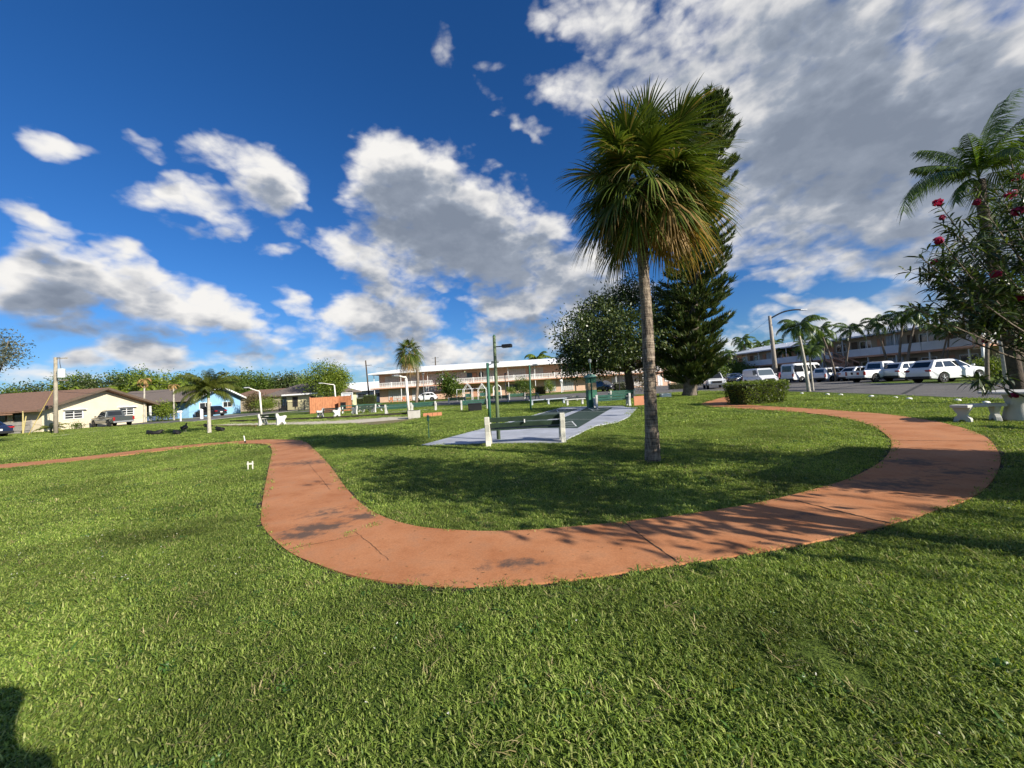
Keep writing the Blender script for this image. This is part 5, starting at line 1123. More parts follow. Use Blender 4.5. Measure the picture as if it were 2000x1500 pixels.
def balustrade(t, a, b, z, h=1.05, m=WBAL, cell=.34):
    a, b = V((a[0], a[1], z)), V((b[0], b[1], z)); d = (b - a); n_ = max(1, int(d.length / 4.2)); k = d.normalized()
    for i in range(n_):
        p, q = a.lerp(b, i / n_), a.lerp(b, (i + 1) / n_); mb = MB(); l_ = (q - p).length; c_ = max(2, int(l_ / cell)); mb.beam(p + V((0, 0, h - .05)), q + V((0, 0, h - .05)), .12, .10); mb.beam(p + V((0, 0, .06)), q + V((0, 0, .06)), .10, .12); mb.beam(p + V((0, 0, h * .52)), q + V((0, 0, h * .52)), .06, .07)
        mb.beam(p + V((0, 0, h * .28)), q + V((0, 0, h * .28)), .05, .05); mb.beam(p + V((0, 0, h * .76)), q + V((0, 0, h * .76)), .05, .05)
        for j in range(c_ + 1): x = p.lerp(q, j / c_); mb.beam(x + V((0, 0, .121)), x + V((0, 0, h - .101)), .085 if j % 2 else .05, .055)
        mb.beam(p, p + V((0, 0, h + .08)), .22, .2); mb.build('balustrade', m, t)
sx0 = W(846, 760, FY - 1.6).x - x0; sx1 = W(886, 760, FY - 1.6).x - x0
balustrade(mt, (-1.1, -2.1), (sx0, -2.1), 3.11); balustrade(mt, (sx1, -2.1), (Lx, -2.1), 3.11)
for i in range(12):
    u = i * Lx / 11.2 - .4
    if sx0 - .5 < u < sx1 + .5: continue
    MB().box((u, -1.95, 4.55), (.1, .1, 2.86)).build('post', WBAL, mt); MB().box((u, -1.95, 1.44), (.12, .12, 2.88)).build('post', WBAL, mt)
def shutters(t, u0_, u1, z0, z1, y=-.02, m=SHUT):
    mb = MB(); n_ = max(2, int((u1 - u0_) / .42))
    for i in range(n_): x = u0_ + (u1 - u0_) * (i + .5) / n_; mb.box((x, y - .03 - .02 * (i % 2), (z0 + z1) / 2), ((u1 - u0_) / n_ * .86, .05, z1 - z0))
    mb.build('shutter', m, t)
for a, b in ((.02, .07), (.085, .14), (.17, .225), (.235, .30), (.355, .40), (.44, .50), (.51, .56), (.62, .68), (.69, .75), (.83, .88), (.90, .96)):
    shutters(mt, a * Lx, b * Lx, 3.25, 5.6)
for a, b in ((.03, .09), (.11, .16), (.56, .60), (.62, .66), (.70, .76), (.79, .84), (.85, .90), (.92, .97)): shutters(mt, a * Lx, b * Lx, .25, 2.6)
for px, py, w_, h, zz in ((921, 731, 2.3, 1.15, 4.75), (940, 729, 1.0, 1.15, 4.75), (923, 757, 1.9, 1.0, 1.8), (941, 755, 1.2, .9, 1.8), (1000, 752, 3.0, 1.4, 1.55), (1190, 715, 1.6, 1.2, 4.7), (1245, 710, 1.6, 1.2, 4.7)): window(mt, (W(px, py, FY).x - x0, 0, zz), w_, h, -1, 1, 3, BFAS)
for u in (.325, .53, .805): MB().box((u * Lx, -.03, 1.15), (.95, .06, 2.1)).build('door', PEACHD, mt); MB().box((u * Lx, -.03, 4.2), (.95, .06, 2.1)).build('door', PEACHD, mt)
# stairs: upper flight to a landing, lower flight back
def flight(t, a, b, w_, n_, m=PEACHD):
    a, b = V(a), V(b); mb = MB(); d = V((b.x - a.x, b.y - a.y, 0)); s = V((-d.y, d.x, 0)).normalized()
    for i in range(n_): p = a.lerp(b, (i + .5) / n_); mb.box(p, (d.length / n_ * 1.2, w_, .07), math.atan2(d.y, d.x))
    for q in (-1, 1): mb.beam(a + s * q * w_ / 2, b + s * q * w_ / 2, .08, .34); mb.beam(a + s * q * w_ / 2 + V((0, 0, .9)), b + s * q * w_ / 2 + V((0, 0, .9)), .10, .12)
    for q in (-1, 1):
        for i in range(5): p = a.lerp(b, i / 4) + s * q * w_ / 2; mb.beam(p, p + V((0, 0, .9)), .05)
    mb.build('stairs', m, t)
lz = 1.75; MB().box((sx0 + 1.1, -3.6, lz - .1), (4.0, 1.9, .2)).build('stair_landing', PEACHD, mt); balustrade(mt, (sx0 - .85, -4.3), (sx0 + 3.0, -4.3), lz)
flight(mt, (sx1 - 1.0, -2.2, 3.05), (sx0 + .6, -2.6, lz), 1.1, 8); flight(mt, (sx0 + 3.1, -3.4, lz), (sx0 + 5.6, -3.4, .05), 1.2, 9)
MB().box((sx0 + 2.2, -1.5, 4.2), (.22, .22, 3.6)).build('post', WBAL, mt)
# end gable piece of the motel, sunlit
MB().box((Lx - 2.2, -.86, 1.4), (4.4, 1.7, 2.8)).build('end_bay', PEACH, mt); shutters(mt, Lx - 2.6, Lx - .9, .9, 2.3, -1.72, WHITE); shutters(mt, Lx - 4.1, Lx - 3.1, .1, 2.3, -1.72, WHITE)
# outdoor chairs at its wall
t = thing('patio_set', 'orange outdoor chairs and table against the peach wall', 'chairs', GX(764, 79)); 
for i in range(2): MB().box((i * 2.6, 0, .45), (.7, .6, .08)).box((i * 2.6, .28, .75), (.7, .06, .6)).box((i * 2.6 - .3, 0, .22), (.06, .5, .42)).box((i * 2.6 + .3, 0, .22), (.06, .5, .42)).build('chair', ORANGE, t)
MB().box((1.3, 0, .7), (1.0, .8, .06)).box((1.3, 0, .34), (.12, .12, .66)).build('table', ORANGE, t)
# --- houses on the left face the street (+x)
def gable_house(name, label, X, Ya, Yb, depth, eave, rise, wallm, roofm, fascia, wins, ovh=.7, cat='house', ovs=1.0):
    t = thing(name, label, cat, (X, Ya, 0)); w_ = Yb - Ya; m_ = w_ / 2
    MB().prism([(0, -.05), (w_, -.05), (w_, eave), (m_, eave + rise), (0, eave)], 'x', -depth, 0).build('wall', wallm, t)
    k = rise / m_; th = .16; y0_, y1_ = -ovs, w_ + ovs; zo = eave - k * ovs
    rf = MB()
    for s in (0, 1):
        a = (y0_, zo + .05) if s == 0 else (y1_, zo + .05); b = (m_, eave + rise + .05); poly = [a, b, (b[0], b[1] + th), (a[0], a[1] + th)]; rf.prism(poly, 'x', -depth - .4, ovh)
    rf.build('roof', roofm, t)
    for s in (0, 1):
        a = V((ovh + .02, y0_ if s == 0 else y1_, zo + .12)); b = V((ovh + .02, m_, eave + rise + .12)); MB().beam(a, b, .06, .24).build('fascia', fascia, t)
    for u, z, ww, hh, rows, awn in wins: window(t, (0, u, z), ww, hh, 1, rows, 2, WHITE, GLASSB, 'y', awn)
    return t
h1 = gable_house('cream_house', 'cream gabled house with brown shingle roof behind the utility pole', -45.2, 36.9, 47.4, 16, 2.25, 1.75, CREAM, BROOF, BFAS, ((2.6, 1.45, 1.7, .85, 3, True), (8.0, 1.45, 1.7, .85, 3, True)), .8)
MB().box((-9.2, -.004, 1.1), (11.5, .02, 2.1)).build('side_wall', STUC2, h1)  # darker panel over the cream side wall, its shade put into the colour
window(h1, (-2.3, -.014, 1.45), .9, 1.0, -1, 2, 1, BFAS); window(h1, (-4.2, -.014, 1.5), 1.6, 1.1, -1, 1, 2, BFAS); MB().prism([(-16.4, -3.4), (-1.6, -3.4), (-1.6, -.98), (-16.4, -.98)], 'z', 1.80, 1.92).build('porch_roof', BROOF, h1)
MB().box((-1.5, -3.2, .9), (.14, .14, 1.8)).build('porch_post', WHITE, h1)
board_fence('board_fence', 'grey timber fence left of the cream house', [(-45.4, 36.2), (-58, 36.2)], 1.12, FENC, (-45.4, 36.2, 0), .45, None, FENC)
tr = thing('trellis', 'pale wooden gate posts at the corner of the cream house', 'posts', (-45.3, 35.9, 0)); 
for i in range(3): MB().beam((i * .5 - .5, -i * .4, 0), (i * .5 - .5 + (.3 if i == 1 else 0), -i * .4, 2.1 - .5 * i), .06).build('post', mat('yellow_post', (.55, .46, .2), .7, .1), tr)
h2 = gable_house('blue_house', 'light blue gabled house with white fascia behind the small palm', -46.4, 55.0, 65.4, 13, 2.45, 1.85, BLUEW, GROOF, WHITE, ((2.9, 1.6, 2.2, .95, 1, False), (7.4, 1.6, 2.0, .9, 1, False)), .9)
MB().box((-7.4, -1.5, 1.2), (11.6, 3.0, 2.4)).build('front_wing', BLUED, h2); MB().prism([(-13.5, -5.2), (1.2, -5.2), (1.2, -.8), (-13.5, -.8)], 'z', 2.35, 2.5).build('porch_roof', GROOF, h2)
for x, y in ((-1.0, -4.8), (-4.2, -4.8), (-7.4, -4.8)): MB().box((x, y, 1.17), (.16, .16, 2.35)).build('porch_post', WHITE, h2)
window(h2, (-2.9, -3.0, 1.6), 1.7, 1.0, -1, 1, 2, WHITE); MB().box((-6.2, -3.03, 1.05), (.95, .06, 2.05)).build('door', WHITE, h2)
h3o = GX(590, 66); h3 = thing('yellow_house', 'pale yellow house with grey brown hip roof behind the dark railing fence', 'house', h3o); hx0 = W(528, 790, 66).x - h3o.x; hx1 = W(650, 790, 66).x - h3o.x; hxm = W(560, 790, 66).x - h3o.x
MB().box(((hxm + hx1) / 2, 5, 1.2), (hx1 - hxm, 10, 2.5)).build('wall', YELL, h3); MB().box(((hx0 + hxm) / 2, 6.5, 1.2), (hxm - hx0, 7, 2.5)).build('porch_wall', STUC2, h3)  # porch wall darker than the yellow one, porch shade put into its colour
e0, e1 = hx0 - .8, hx1 + .8; MB().add([(e0, -.9, 2.46), (e1, -.9, 2.46), (e1, 10.9, 2.46), (e0, 10.9, 2.46), (e0, -.9, 2.66), (e1, -.9, 2.66), (e1, 10.9, 2.66), (e0, 10.9, 2.66), (hxm - .6, 5, 4.55), (e1 - 4, 5, 4.55)], [(3, 2, 1, 0), (0, 1, 5, 4), (1, 2, 6, 5), (2, 3, 7, 6), (3, 0, 4, 7), (4, 5, 9, 8), (5, 6, 9), (6, 7, 8, 9), (7, 4, 8)]).build('roof', GROOF, h3)
MB().beam((hxm - .3, -.94, 2.57), (e1, -.94, 2.57), .06, .24).build('fascia', WHITE, h3); window(h3, (W(577, 790, 66).x - h3o.x, 0, 1.35), .9, 1.7, -1, 2, 1, BFAS); window(h3, (W(612, 790, 66).x - h3o.x, 0, 1.5), 1.0, 1.3, -1, 2, 1, BFAS)
for x in (.25, .62): window(h3, (hx0 + (hxm - hx0) * x, 3.0, 1.3), 1.0, 1.4, -1, 2, 2, BFAS)
MB().box((hx0 + .3, 0, 1.2), (.18, .18, 2.5)).build('porch_post', BFAS, h3)
hc = thing('brown_roof_house', 'low brown roofed house between the blue and yellow houses', 'house', (-50, 78, 0)); MB().box((0, 3, 1.3), (14, 7, 2.6)).build('wall', STUC2, hc); MB().prism([(-1, 2.5), (7.5, 4.3), (7.5, 4.45), (-1, 2.7)], 'x', -8, 8).build('roof', BROOF, hc)
wh = thing('white_house', 'low white house with plain white roof left of the peach building', 'house', (W(700, 780, 100).x, 100, 0)); MB().box((0, 4, 1.5), (16, 8, 3.0)).build('wall', mat('pale_wall', (.55, .57, .58), .8, .06), wh)
MB().add([(-9.5, -1.2, 3), (9.5, -1.2, 3), (9.5, 9, 3), (-9.5, 9, 3), (-9.5, -1.2, 3.2), (9.5, -1.2, 3.2), (9.5, 9, 3.2), (-9.5, 9, 3.2), (-6, 4, 5.4), (9, 4, 5.4)], [(3, 2, 1, 0), (0, 1, 5, 4), (1, 2, 6, 5), (2, 3, 7, 6), (3, 0, 4, 7), (4, 5, 9, 8), (5, 6, 9), (6, 7, 8, 9), (7, 4, 8)]).build('roof', WROOF, wh)
for x in (-4, 1.0, 5): window(wh, (x, 0, 1.8), 2.2, 1.0, -1, 1, 2, GREY)
wg = thing('far_white_roof_house', 'distant house whose white roof shows above the yellow house', 'house', (W(580, 770, 112).x, 112, 0)); MB().box((0, 3, 1.6), (14, 7, 3.2)).build('wall', MATS['pale_wall'], wg); MB().prism([(-1, 3.2), (3, 5.6), (7, 3.2)], 'x', -8, 8).build('roof', WROOF, wg)
# black railing fence before the yellow house
fb = thing('railing_fence', 'thin black railing fence in front of the yellow house', 'fence', GX(545, 60)); e_ = GX(612, 58) - GX(545, 60); mb = MB()
for z in (.15, 1.3): mb.beam((0, 0, z), e_ + V((0, 0, z)), .04)
mb.build('rails', BLACK, fb); mb = MB()
for i in range(60): p = e_ * (i / 59); mb.beam(p, p + V((0, 0, 1.4)), .022)
mb.build('pickets', BLACK, fb)
for i in range(5): MB().beam(e_ * (i / 4), e_ * (i / 4) + V((0, 0, 1.6)), .07).build('post', BLACK, fb)
# --- shaded motel on the right, facing -x
BX = 48.5; Y0, Y1 = 39.0, 92.0; rm = thing('shaded_motel', 'long two storey block in shade with white balcony parapet right of the parking', 'building', (BX, Y0, 0)); LY = Y1 - Y0
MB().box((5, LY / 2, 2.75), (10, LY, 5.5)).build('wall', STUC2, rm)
MB().add([(-1.9, -.8, 5.5), (-1.9, LY + 1, 5.5), (11, LY + 1, 5.5), (11, -.8, 5.5), (-1.9, -.8, 5.7), (-1.9, LY + 1, 5.7), (11, LY + 1, 5.7), (11, -.8, 5.7), (4.5, 5, 7.0), (4.5, LY - 5, 7.0)], [(0, 1, 2, 3), (4, 5, 1, 0), (5, 6, 2, 1), (6, 7, 3, 2), (7, 4, 0, 3), (5, 4, 8, 9), (6, 5, 9), (7, 6, 9, 8), (4, 7, 8)]).build('roof', mat('pale_roof', (.62, .66, .72), .5, .08, .6), rm)
MB().box((-.9, LY / 2, 2.85), (1.8, LY, .24)).build('balcony_slab', PEACHD, rm)
PAR = mat('parapet_white', (.62, .64, .68), .7, .08, 1)
stY = 16.0
for i in range(11):
    a, b = i * LY / 11, (i + 1) * LY / 11 - .06
    if a < stY < b: a = stY + 1.0
    MB().box((-1.74, (a + b) / 2, 3.45), (.10, b - a, .96)).build('parapet', PAR, rm)
for i in range(15):
    y = .4 + i * (LY - .8) / 14; MB().box((-1.62, y, 4.2), (.09, .09, 2.56)).build('post', WBAL, rm); MB().box((-1.62, y, 1.36), (.12, .12, 2.72)).build('post', WBAL, rm)
for i in range(13):
    y = 1.8 + i * 3.9
    for z in (1.35, 4.15):
        if (i + int(z)) % 3: window(rm, (0, y, z + .25), 1.7, 1.2, -1, 1, 2, WHITE, GLASSB, 'y')
        else: mb = MB(); [mb.box((-.04 - .02 * (k % 2), y - .8 + k * .4, z), (.06, .34, 2.2)) for k in range(5)]; mb.build('shutter', mat('grey_blue_shutter', (.40, .45, .52), .6, .08), rm)
        MB().box((-.03, y + 1.75, z - .15), (.06, .9, 2.05)).build('door', BFAS if i % 2 else PEACHD, rm)
flight(rm, (-2.2, stY + 1.0, 2.9), (-2.8, stY - 3.6, 1.2), 1.2, 9); flight(rm, (-3.4, stY - 3.4, 1.2), (-3.4, stY + .2, .05), 1.2, 8); MB().box((-3.0, stY - 4.0, 1.1), (2.2, 1.6, .16)).build('stair_landing', PEACHD, rm)
for k in range(14): MB().lathe([(.09, 0), (.09, .35), (.14, .4)], 8, (2.2, 3 + k * 3.6, 6.3)).build('roof_vent', WHITE, rm)
# cream end block of that motel, lit by the sun
ce = thing('cream_end_block', 'sunlit cream end block with lattice balcony behind the oleander', 'building', (46.8, 35.6, 0)); CR2 = mat('warm_cream_stucco', (.66, .52, .34), .85, .06, .8)
MB().box((6.4, 1.9, 2.95), (9.0, 3.0, 5.9)).build('wall', CR2, ce); MB().box((.9, 2.6, 4.1), (1.8, 1.6, 3.0)).build('stair_tower', CR2, ce); MB().box((6.0, 1.9, 6.0), (10.6, 4.2, .22)).build('roof', MATS['pale_roof'], ce); MB().box((-.9, 1.5, 2.85), (4.4, 3.0, .2)).build('balcony_slab', PEACHD, ce)
lat = MB()
for i in range(12):
    a = -3.0 + i * .32; lat.beam((a, .06, 2.97), (a + .9, .06, 3.85), .05, .04); lat.beam((a + .9, .1, 2.97), (a, .1, 3.85), .05, .04)
lat.beam((-3.0, .02, 3.92), (1.7, .02, 3.92), .12).build('lattice', WHITE, ce)
for x in (-2.9, 1.5): MB().box((x, .2, 1.38), (.18, .18, 2.74)).build('column', WHITE, ce)
MB().box((2.6, .38, 1.4), (.4, .02, 2.0)).build('door', BFAS, ce); window(ce, (7.2, .4, 4.3), 1.5, 1.2, -1, 2, 2, WHITE); window(ce, (4.0, .4, 4.4), 1.6, 1.3, -1, 1, 2, BFAS); window(ce, (7.2, .4, 1.5), 1.5, 1.2, -1, 2, 2, WHITE)
ct_ = thing('canopy', 'small pale awning over the entrance of the cream end block', 'awning', (50.0, 34.9, 2.5)); MB().prism([(-.6, .0), (.55, .38), (.55, .46), (-.6, .08)], 'x', -1.3, 1.3).build('sheet', mat('pale_awning', (.6, .62, .68), .5, .05), ct_)
for s in (-1, 1): MB().beam((s * 1.2, -.5, .03), (s * 1.2, .5, -.5), .05).build('bracket', GREY, ct_)
pg = thing('peach_side_building', 'narrow strip of a sunlit peach building behind the red car', 'building', (W(1521, 740, 96).x, 96, 0)); MB().box((2.2, 3, 2.6), (4.5, 6, 5.2)).build('wall', CR2, pg); MB().box((2.2, 3, 5.3), (5.3, 7, .2)).build('roof', WROOF, pg); window(pg, (1.2, 0, 3.9), 1.2, 1.0, -1, 1, 2, WHITE)
# mailbox and bollards before the blue house
t = thing('mailbox', 'white mailbox on a post in front of the blue house', 'mailbox', GX(353, 43.5)); MB().box((0, 0, .5), (.1, .1, 1.0)).build('post', WHITE, t); MB().box((-.1, 0, 1.08), (.5, .2, .24)).build('box', WHITE, t, bevel=.06)
t = thing('meter_post', 'short white post in front of the black crossover', 'post', GX(394, 47)); MB().tube([(0, 0, 0), (0, 0, 1.1)], .16, 10).build('post', WHITE, t); MB().ell((0, 0, 1.1), (.17, .17, .1), 10).build('cap', WHITE, t, True)
t = thing('globe_lamp', 'white globe lamp on a short post before the peach wall', 'lamp', GX(1097, 76)); MB().tube([(0, 0, 0), (0, 0, 2.1)], .09, 8).build('post', WHITE, t); MB().ell((0, 0, 2.3), (.3, .3, .3), 12).build('globe', WHITE, t, True)
# ---------------------------------------------------------------- remaining trees
FEATHO = leafmat('olive_palm_leaf', (.05, .075, .012), (.15, .16, .03), .3, .4, .45)
sp = feather_palm('christmas_palm', 'small single palm with green crownshaft casting a long shadow on the left lawn', 2.0, 26, 1.65, (-.0, 0), .088, True, 3, FEATHO, 50, .019, .50, BARKP, (.8, 1.5), (86, 0), loc=G(409, 846))
# slim leaning palms along the right building
P0 = feather_palm('manila_palm', 'double trunk manila palm with lit pale trunk right of the clipped hedge', 4.0, 17, 1.75, (-.32, 0), .105, True, 4, FEATH, 34, .03, .55, BARKP, (1.3, 2.1), (78, 0), loc=G(1580, 765), group='slim palms along the road')
q = dup(P0, G(1588, 763), .8, 'short second trunk growing beside the double trunk palm', .62)
P1 = feather_palm('manila_palm', 'slim palm in front of the shaded motel left of the stairs', 5.4, 14, 2.0, (-1.0, .2), .11, True, 6, FEATH, 24, .045, .6, BARK, (1.4, 2.3), (75, -8), loc=GX(1634, 44.5), group='slim palms along the road')
lbs = [(1652, 47, 1.0, 2.0, 'palm with paired trunks behind the white crossover'), (1612, 52, .92, 4.0, 'palm rising right of the passenger van'), (1600, 60, 1.0, 1.0, 'dense green palm just right of the double trunk palm'), (1738, 44, 1.06, .4, 'palm at the motel staircase with crown above the roof'), (1757, 43, 1.08, 1.6, 'taller palm right of the staircase palm'), (1772, 42, 1.12, 3.0, 'palm with wind swept crown beside the taller one'), (1838, 40.5, .80, 2.2, 'short leaning palm above the large white SUV'), (1852, 40, .84, 3.6, 'short upright palm next to the leaning one'),
 (1431, 80, .95, 1., 'far palm over the parked white pickup'), (1450, 86, 1.25, 2.2, 'far palm rising left of the tall street light'), (1471, 84, 1.45, .2, 'tall far palm left of the tall street light'), (1479, 88, 1.3, 3.1, 'tall far palm right behind its twin'), (1521, 90, 1.35, .9, 'far palm just right of the tall street light'), (1420, 92, 1.1, 4., 'far palm half hidden by the conifer'), (1545, 66, .85, 5., 'dark palm above the red car'), (1560, 63, .9, 2.7, 'dark palm above the passenger van roof'), (1595, 58, .8, .3, 'low dark palm between van and minivan')]
for px, Yq, sc, rz, lb in lbs: dup(P1, GX(px, Yq), rz, lb, sc)
dup(P1, GX(1928, 28), 3.4, 'palm with thick trunk directly before the cream end block', 1.0); dup(P0, GX(1966, 24), .3, 'thin pale trunk palm leaning behind the oleander', .95)
# coconut palm at the right edge
cbp = GX(1993, 13.6); ck = 13.6 / F
cocp = thing('coconut_palm', 'tall coconut palm with long arching fronds at the right edge', 'palm tree', cbp); r = random.Random(4)
ctop = W(1912, 352, 13.2) - cbp; cpts = crom([V((0, 0, -.05)), W(1985, 740, 13.5) - cbp, W(1958, 590, 13.3) - cbp, W(1930, 470, 13.2) - cbp, ctop], 7)
knobby([V((0, 0, -.05)), W(1985, 740, 13.5) - cbp, W(1958, 590, 13.3) - cbp, W(1930, 470, 13.2) - cbp, ctop], [.24, .19, .165, .15, .14, .15], 12, 9, .05, 'trunk', BARKD, cocp, 5)
lv = Leaves()
for az, el, L_, bd in ((183, 24, 3.8, 1.75), (165, 48, 1.7, .9), (195, -5, 1.7, 1.3), (140, 55, 1.9, .8), (215, 62, 2.0, 1.0), (20, 62, 4.1, .7), (5, 72, 4.2, .5), (40, 50, 3.4, 1.0), (-15, 40, 3.3, 1.2), (-40, 55, 3.2, 1.1), (60, 66, 3.3, .8), (80, 45, 3.0, 1.2), (-65, 35, 3.0, 1.4), (10, 20, 3.2, 1.4), (-30, 8, 3.0, 1.4), (35, 5, 3.0, 1.5), (100, 70, 2.6, .7), (-90, 60, 2.6, 1.2), (-10, 84, 3.0, .5), (250, 40, 2.0, 1.5)):
    feather(lv, ctop + V((0, 0, .1)), R(az) + r.uniform(-.1, .1), R(el), L_ * r.uniform(.9, 1.05), bd, 64, .021, .72 * min(1, L_ / 2.6), r, 0, .95)
lv.build('crown', FEATH, cocp)
# far round fan palm left of the centre
k_ = 62 / F; fpb = GX(813, 62); t = thing('cabbage_palm', 'distant fan palm with round dark crown rising over the peach building', 'palm tree', fpb); c = W(799, 688, 62) - fpb; r = random.Random(12)
MB().tube(crom([(0, 0, -.05), tuple(W(816, 740, 62) - fpb), tuple(W(812, 715, 62) - fpb), tuple(c)], 6), [.24 - .004 * i for i in range(19)], 10).build('trunk', PBARK, t, True); lv = Leaves()
for i in range(46): f = (i + .5) / 46; fan_leaf(lv, c + V((0, 0, .3 - .8 * f)), i * 2.4, math.asin(.98 - 1.75 * f), r.uniform(.8, 1.2), r.uniform(1.3, 1.6), 26, r, 1 if f > .9 else 0, droop=.2 + .35 * f, w=.04)
lv.build('crown', [PALM, PALMD], t)
# broadleaf trees and palms behind the houses
def bl(px, top, Yq, wpx, label, mt, seed, nleaf=9000, ls=.4, name='broadleaf_tree', bark=BARKD, gap=0):
    k = Yq / F; b = GX(px, Yq); H = W(px, top, Yq).z; r = random.Random(seed); rw = wpx * k / 2; cl = []
    for i in range(11):
        a = r.uniform(0, 2 * PI); q = rw * r.uniform(.2, .72); z = H * r.uniform(.42, .84); s = rw * r.uniform(.28, .48); cl.append(((q * math.cos(a), q * math.sin(a) * .7, z), (s, s, min(s * .8, (H - z) * .95 + .4))))
    cl.append(((0, 0, H * .72), (rw * .55, rw * .5, H * .27))); return broadleaf(name, label, cl, H * .33, nleaf, ls, mt, bark, seed, loc=b, rt_=.022 * H + .08)
bl(640, 708, 66, 104, 'light green spreading tree behind the orange fence', LEAFL, 31, 11000, .30)
for i, (px, tp_, Yq, wp, mt_, lb) in enumerate(((15, 768, 82, 90, LEAFM, 'low hazy trees at the far left above the brown roof'), (75, 752, 88, 110, LEAFD, 'dark tree behind the cream house roof left of the pole'), (150, 735, 92, 110, LEAFM, 'leafy tree directly behind the utility pole'), (205, 738, 88, 100, LEAFD, 'dense tree behind the ridge of the cream house'), (255, 726, 92, 100, LEAFM, 'round tree top between cream and blue houses'), (305, 730, 86, 100, LEAFL, 'yellowish tree behind the dead trunk palms'), (350, 735, 92, 90, LEAFM, 'tree behind the blue house roof left part'), (400, 738, 96, 100, LEAFD, 'dark tree behind the small palm crown'), (455, 732, 100, 100, LEAFM, 'tree over the blue house right gable'), (505, 728, 104, 90, LEAFM, 'wide green tree above the bent lamp post'), (570, 727, 108, 80, LEAFD, 'dark domed tree above the yellow house'), (540, 742, 112, 90, LEAFD, 'low dark tree between two green crowns'), (600, 745, 100, 70, LEAFM, 'green tree left of the light green one'))):
    bl(px, tp_, Yq, wp, lb, mt_, 40 + i, 6500, .5)
C1 = feather_palm('bushy_palm', 'tall bushy palm behind the utility pole', 6.3, 16, 3.2, (.3, 0), .16, False, 14, LEAFL, 26, .10, .9, BARK, (1.3, 2.2), (80, -25), loc=GX(132, 84), group='palms behind the houses')
for px, Yq, sc, rz, lb in ((232, 84, .95, 1., 'bushy palm above the ridge of the cream house'), (288, 82, 1.0, 2., 'bushy palm above the blue house porch'), (330, 86, .9, 3., 'yellow green palm right of the blue house porch palm'), (372, 82, .92, 4.2, 'bushy palm behind the blue gable'), (430, 90, 1.0, .5, 'bushy palm right of the small palm crown'), (1052, 112, 1.45, .7, 'palm head rising above the white roof of the peach building'), (1097, 118, 1.35, 2.7, 'smaller palm head above the roof near the oak'), (1000, 122, 1.28, 1.3, 'palm tips just above the roof left of the palm head'), (60, 86, .7, 5., 'low palm left of the utility pole')): dup(C1, GX(px, Yq), rz, lb, sc)
DP = feather_palm('ragged_palm', 'thin ragged palm with dry hanging fronds before the blue house', 5.2, 9, 1.1, (.1, 0), .10, False, 16, PALMD, 16, .05, .3, BARKP, (1.9, 2.6), (50, -40), loc=GX(282, 47), group='ragged palms before the blue house'); dup(DP, GX(340, 49), 2., 'second ragged palm trunk at the corner of the blue house', .86)
# shrubs
def shrub(px, Yq, w_, h, n_, mt_, seed, label, ls=.16, name='shrub', dpt=None, stem=BARK):
    r = random.Random(seed); cl = [((r.uniform(-.3, .3) * w_, r.uniform(-.3, .3) * w_, h * r.uniform(.35, .72)), (w_ * r.uniform(.22, .34),) * 2 + (h * r.uniform(.2, .3),)) for _ in range(8)]
    return broadleaf(name, label, cl, h * .25, n_, ls, mt_, stem, seed, 'bush', GX(px, Yq), .035, None)
shrub(1026, 62, 2.9, 3.2, 5000, LEAFM, 61, 'round dark green bush in front of the peach building', .17)
shrub(950, 64, 2.6, 2.2, 3000, LEAFL, 62, 'yellow green bush behind the swing frames'); shrub(876, 77, 2.9, 5.0, 3000, LEAFM, 63, 'tall spiky plant by the stairs of the peach building', .4); shrub(893, 75, 2.4, 3.6, 1800, LEAFM, 64, 'thin grey stemmed shrub right of the spiky plant', .25)
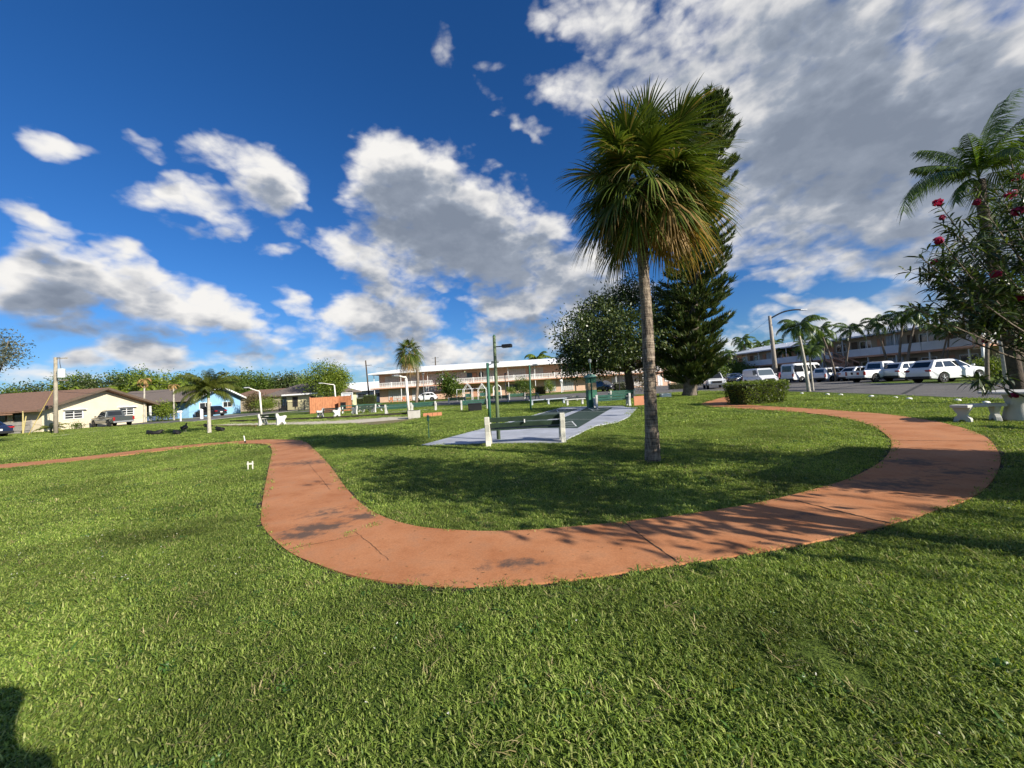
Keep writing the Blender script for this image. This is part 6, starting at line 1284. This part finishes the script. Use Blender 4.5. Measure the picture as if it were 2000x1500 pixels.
shrub(1075, 68, 1.7, 2.4, 1800, LEAFL, 65, 'pale green shrub right of the dark red clipped shrub'); shrub(1258, 50, 3.0, 3.4, 1300, LEAFB, 66, 'bare reddish shrub behind the fan palm trunk', .2); shrub(1000, 70, 2.0, 1.6, 1600, LEAFL, 67, 'low bush left of the round dark bush')
shrub(496, 62, 3.8, 3.2, 5000, LEAFB, 68, 'bronze brown bush right of the blue house', .2); shrub(520, 60, 3.4, 2.5, 4000, LEAFL, 69, 'bright green bush beside the bent lamp post'); shrub(318, 48.5, 2.2, 2.4, 2500, LEAFL, 70, 'light green bush in front of the blue porch', .2)
shrub(165, 42, 1.6, .8, 1200, LEAFM, 71, 'low bush at the base of the cream wall', .12); shrub(150, 38, .8, .6, 500, LEAFM, 72, 'tiny bush right of the pole', .12); feather_palm('young_palm', 'small young palm at the foot of the utility pole', .35, 9, 1.1, (0, 0), .07, False, 73, FEATHY, 18, .03, .3, BARK, (1.0, 1.6), (70, 10), loc=GX(100, 34.5)); shrub(1920, 33, 2.6, 1.6, 2200, LEAFL, 74, 'yellowish shrub in front of the cream end block'); shrub(1950, 33, 2.2, 1.9, 2000, LEAFD, 75, 'dark shrub beside the yellowish one'); shrub(1385, 66, 6, 3.2, 4000, LEAFM, 76, 'loose green shrubbery behind the conifer trunk', .3); shrub(1450, 75, 6, 3.4, 3500, LEAFM, 77, 'shrubbery left of the far palms', .35); shrub(1425, 78, 5, 4.4, 3500, LEAFM, 78, 'dense green growth at the right of the conifer', .35)
shrub(157, 42.2, .8, 2.2, 260, LEAFB, 79, 'thin dry climbing plant on the cream wall', .14); shrub(1228, 36.5, .9, 1.5, 500, LEAFD, 80, 'creeper around the base of the oak trunk', .14)
# branch tip of an outside tree at the far left
lt = W(10, 680, 20); t = broadleaf('ironwood_tree', 'feathery grey green tree reaching in at the left edge', [((1.9, 0, 4.75), (.6, .6, .35)), ((1.9, .2, 5.5), (.45, .5, .4)), ((2.55, 0, 4.9), (.45, .3, .2)), ((.0, 0, 5.2), (1.6, 1.3, 1.2)), ((-1.2, 0, 4.2), (1.4, 1.2, 1.0))], 2.6, 6000, .17, leafmat('grey_leaf', (.06, .075, .05), (.16, .17, .13), .2, .5, .3), BARK, 90, 'tree', (lt.x - 2.0, 20, 0), .14, lw=.3)
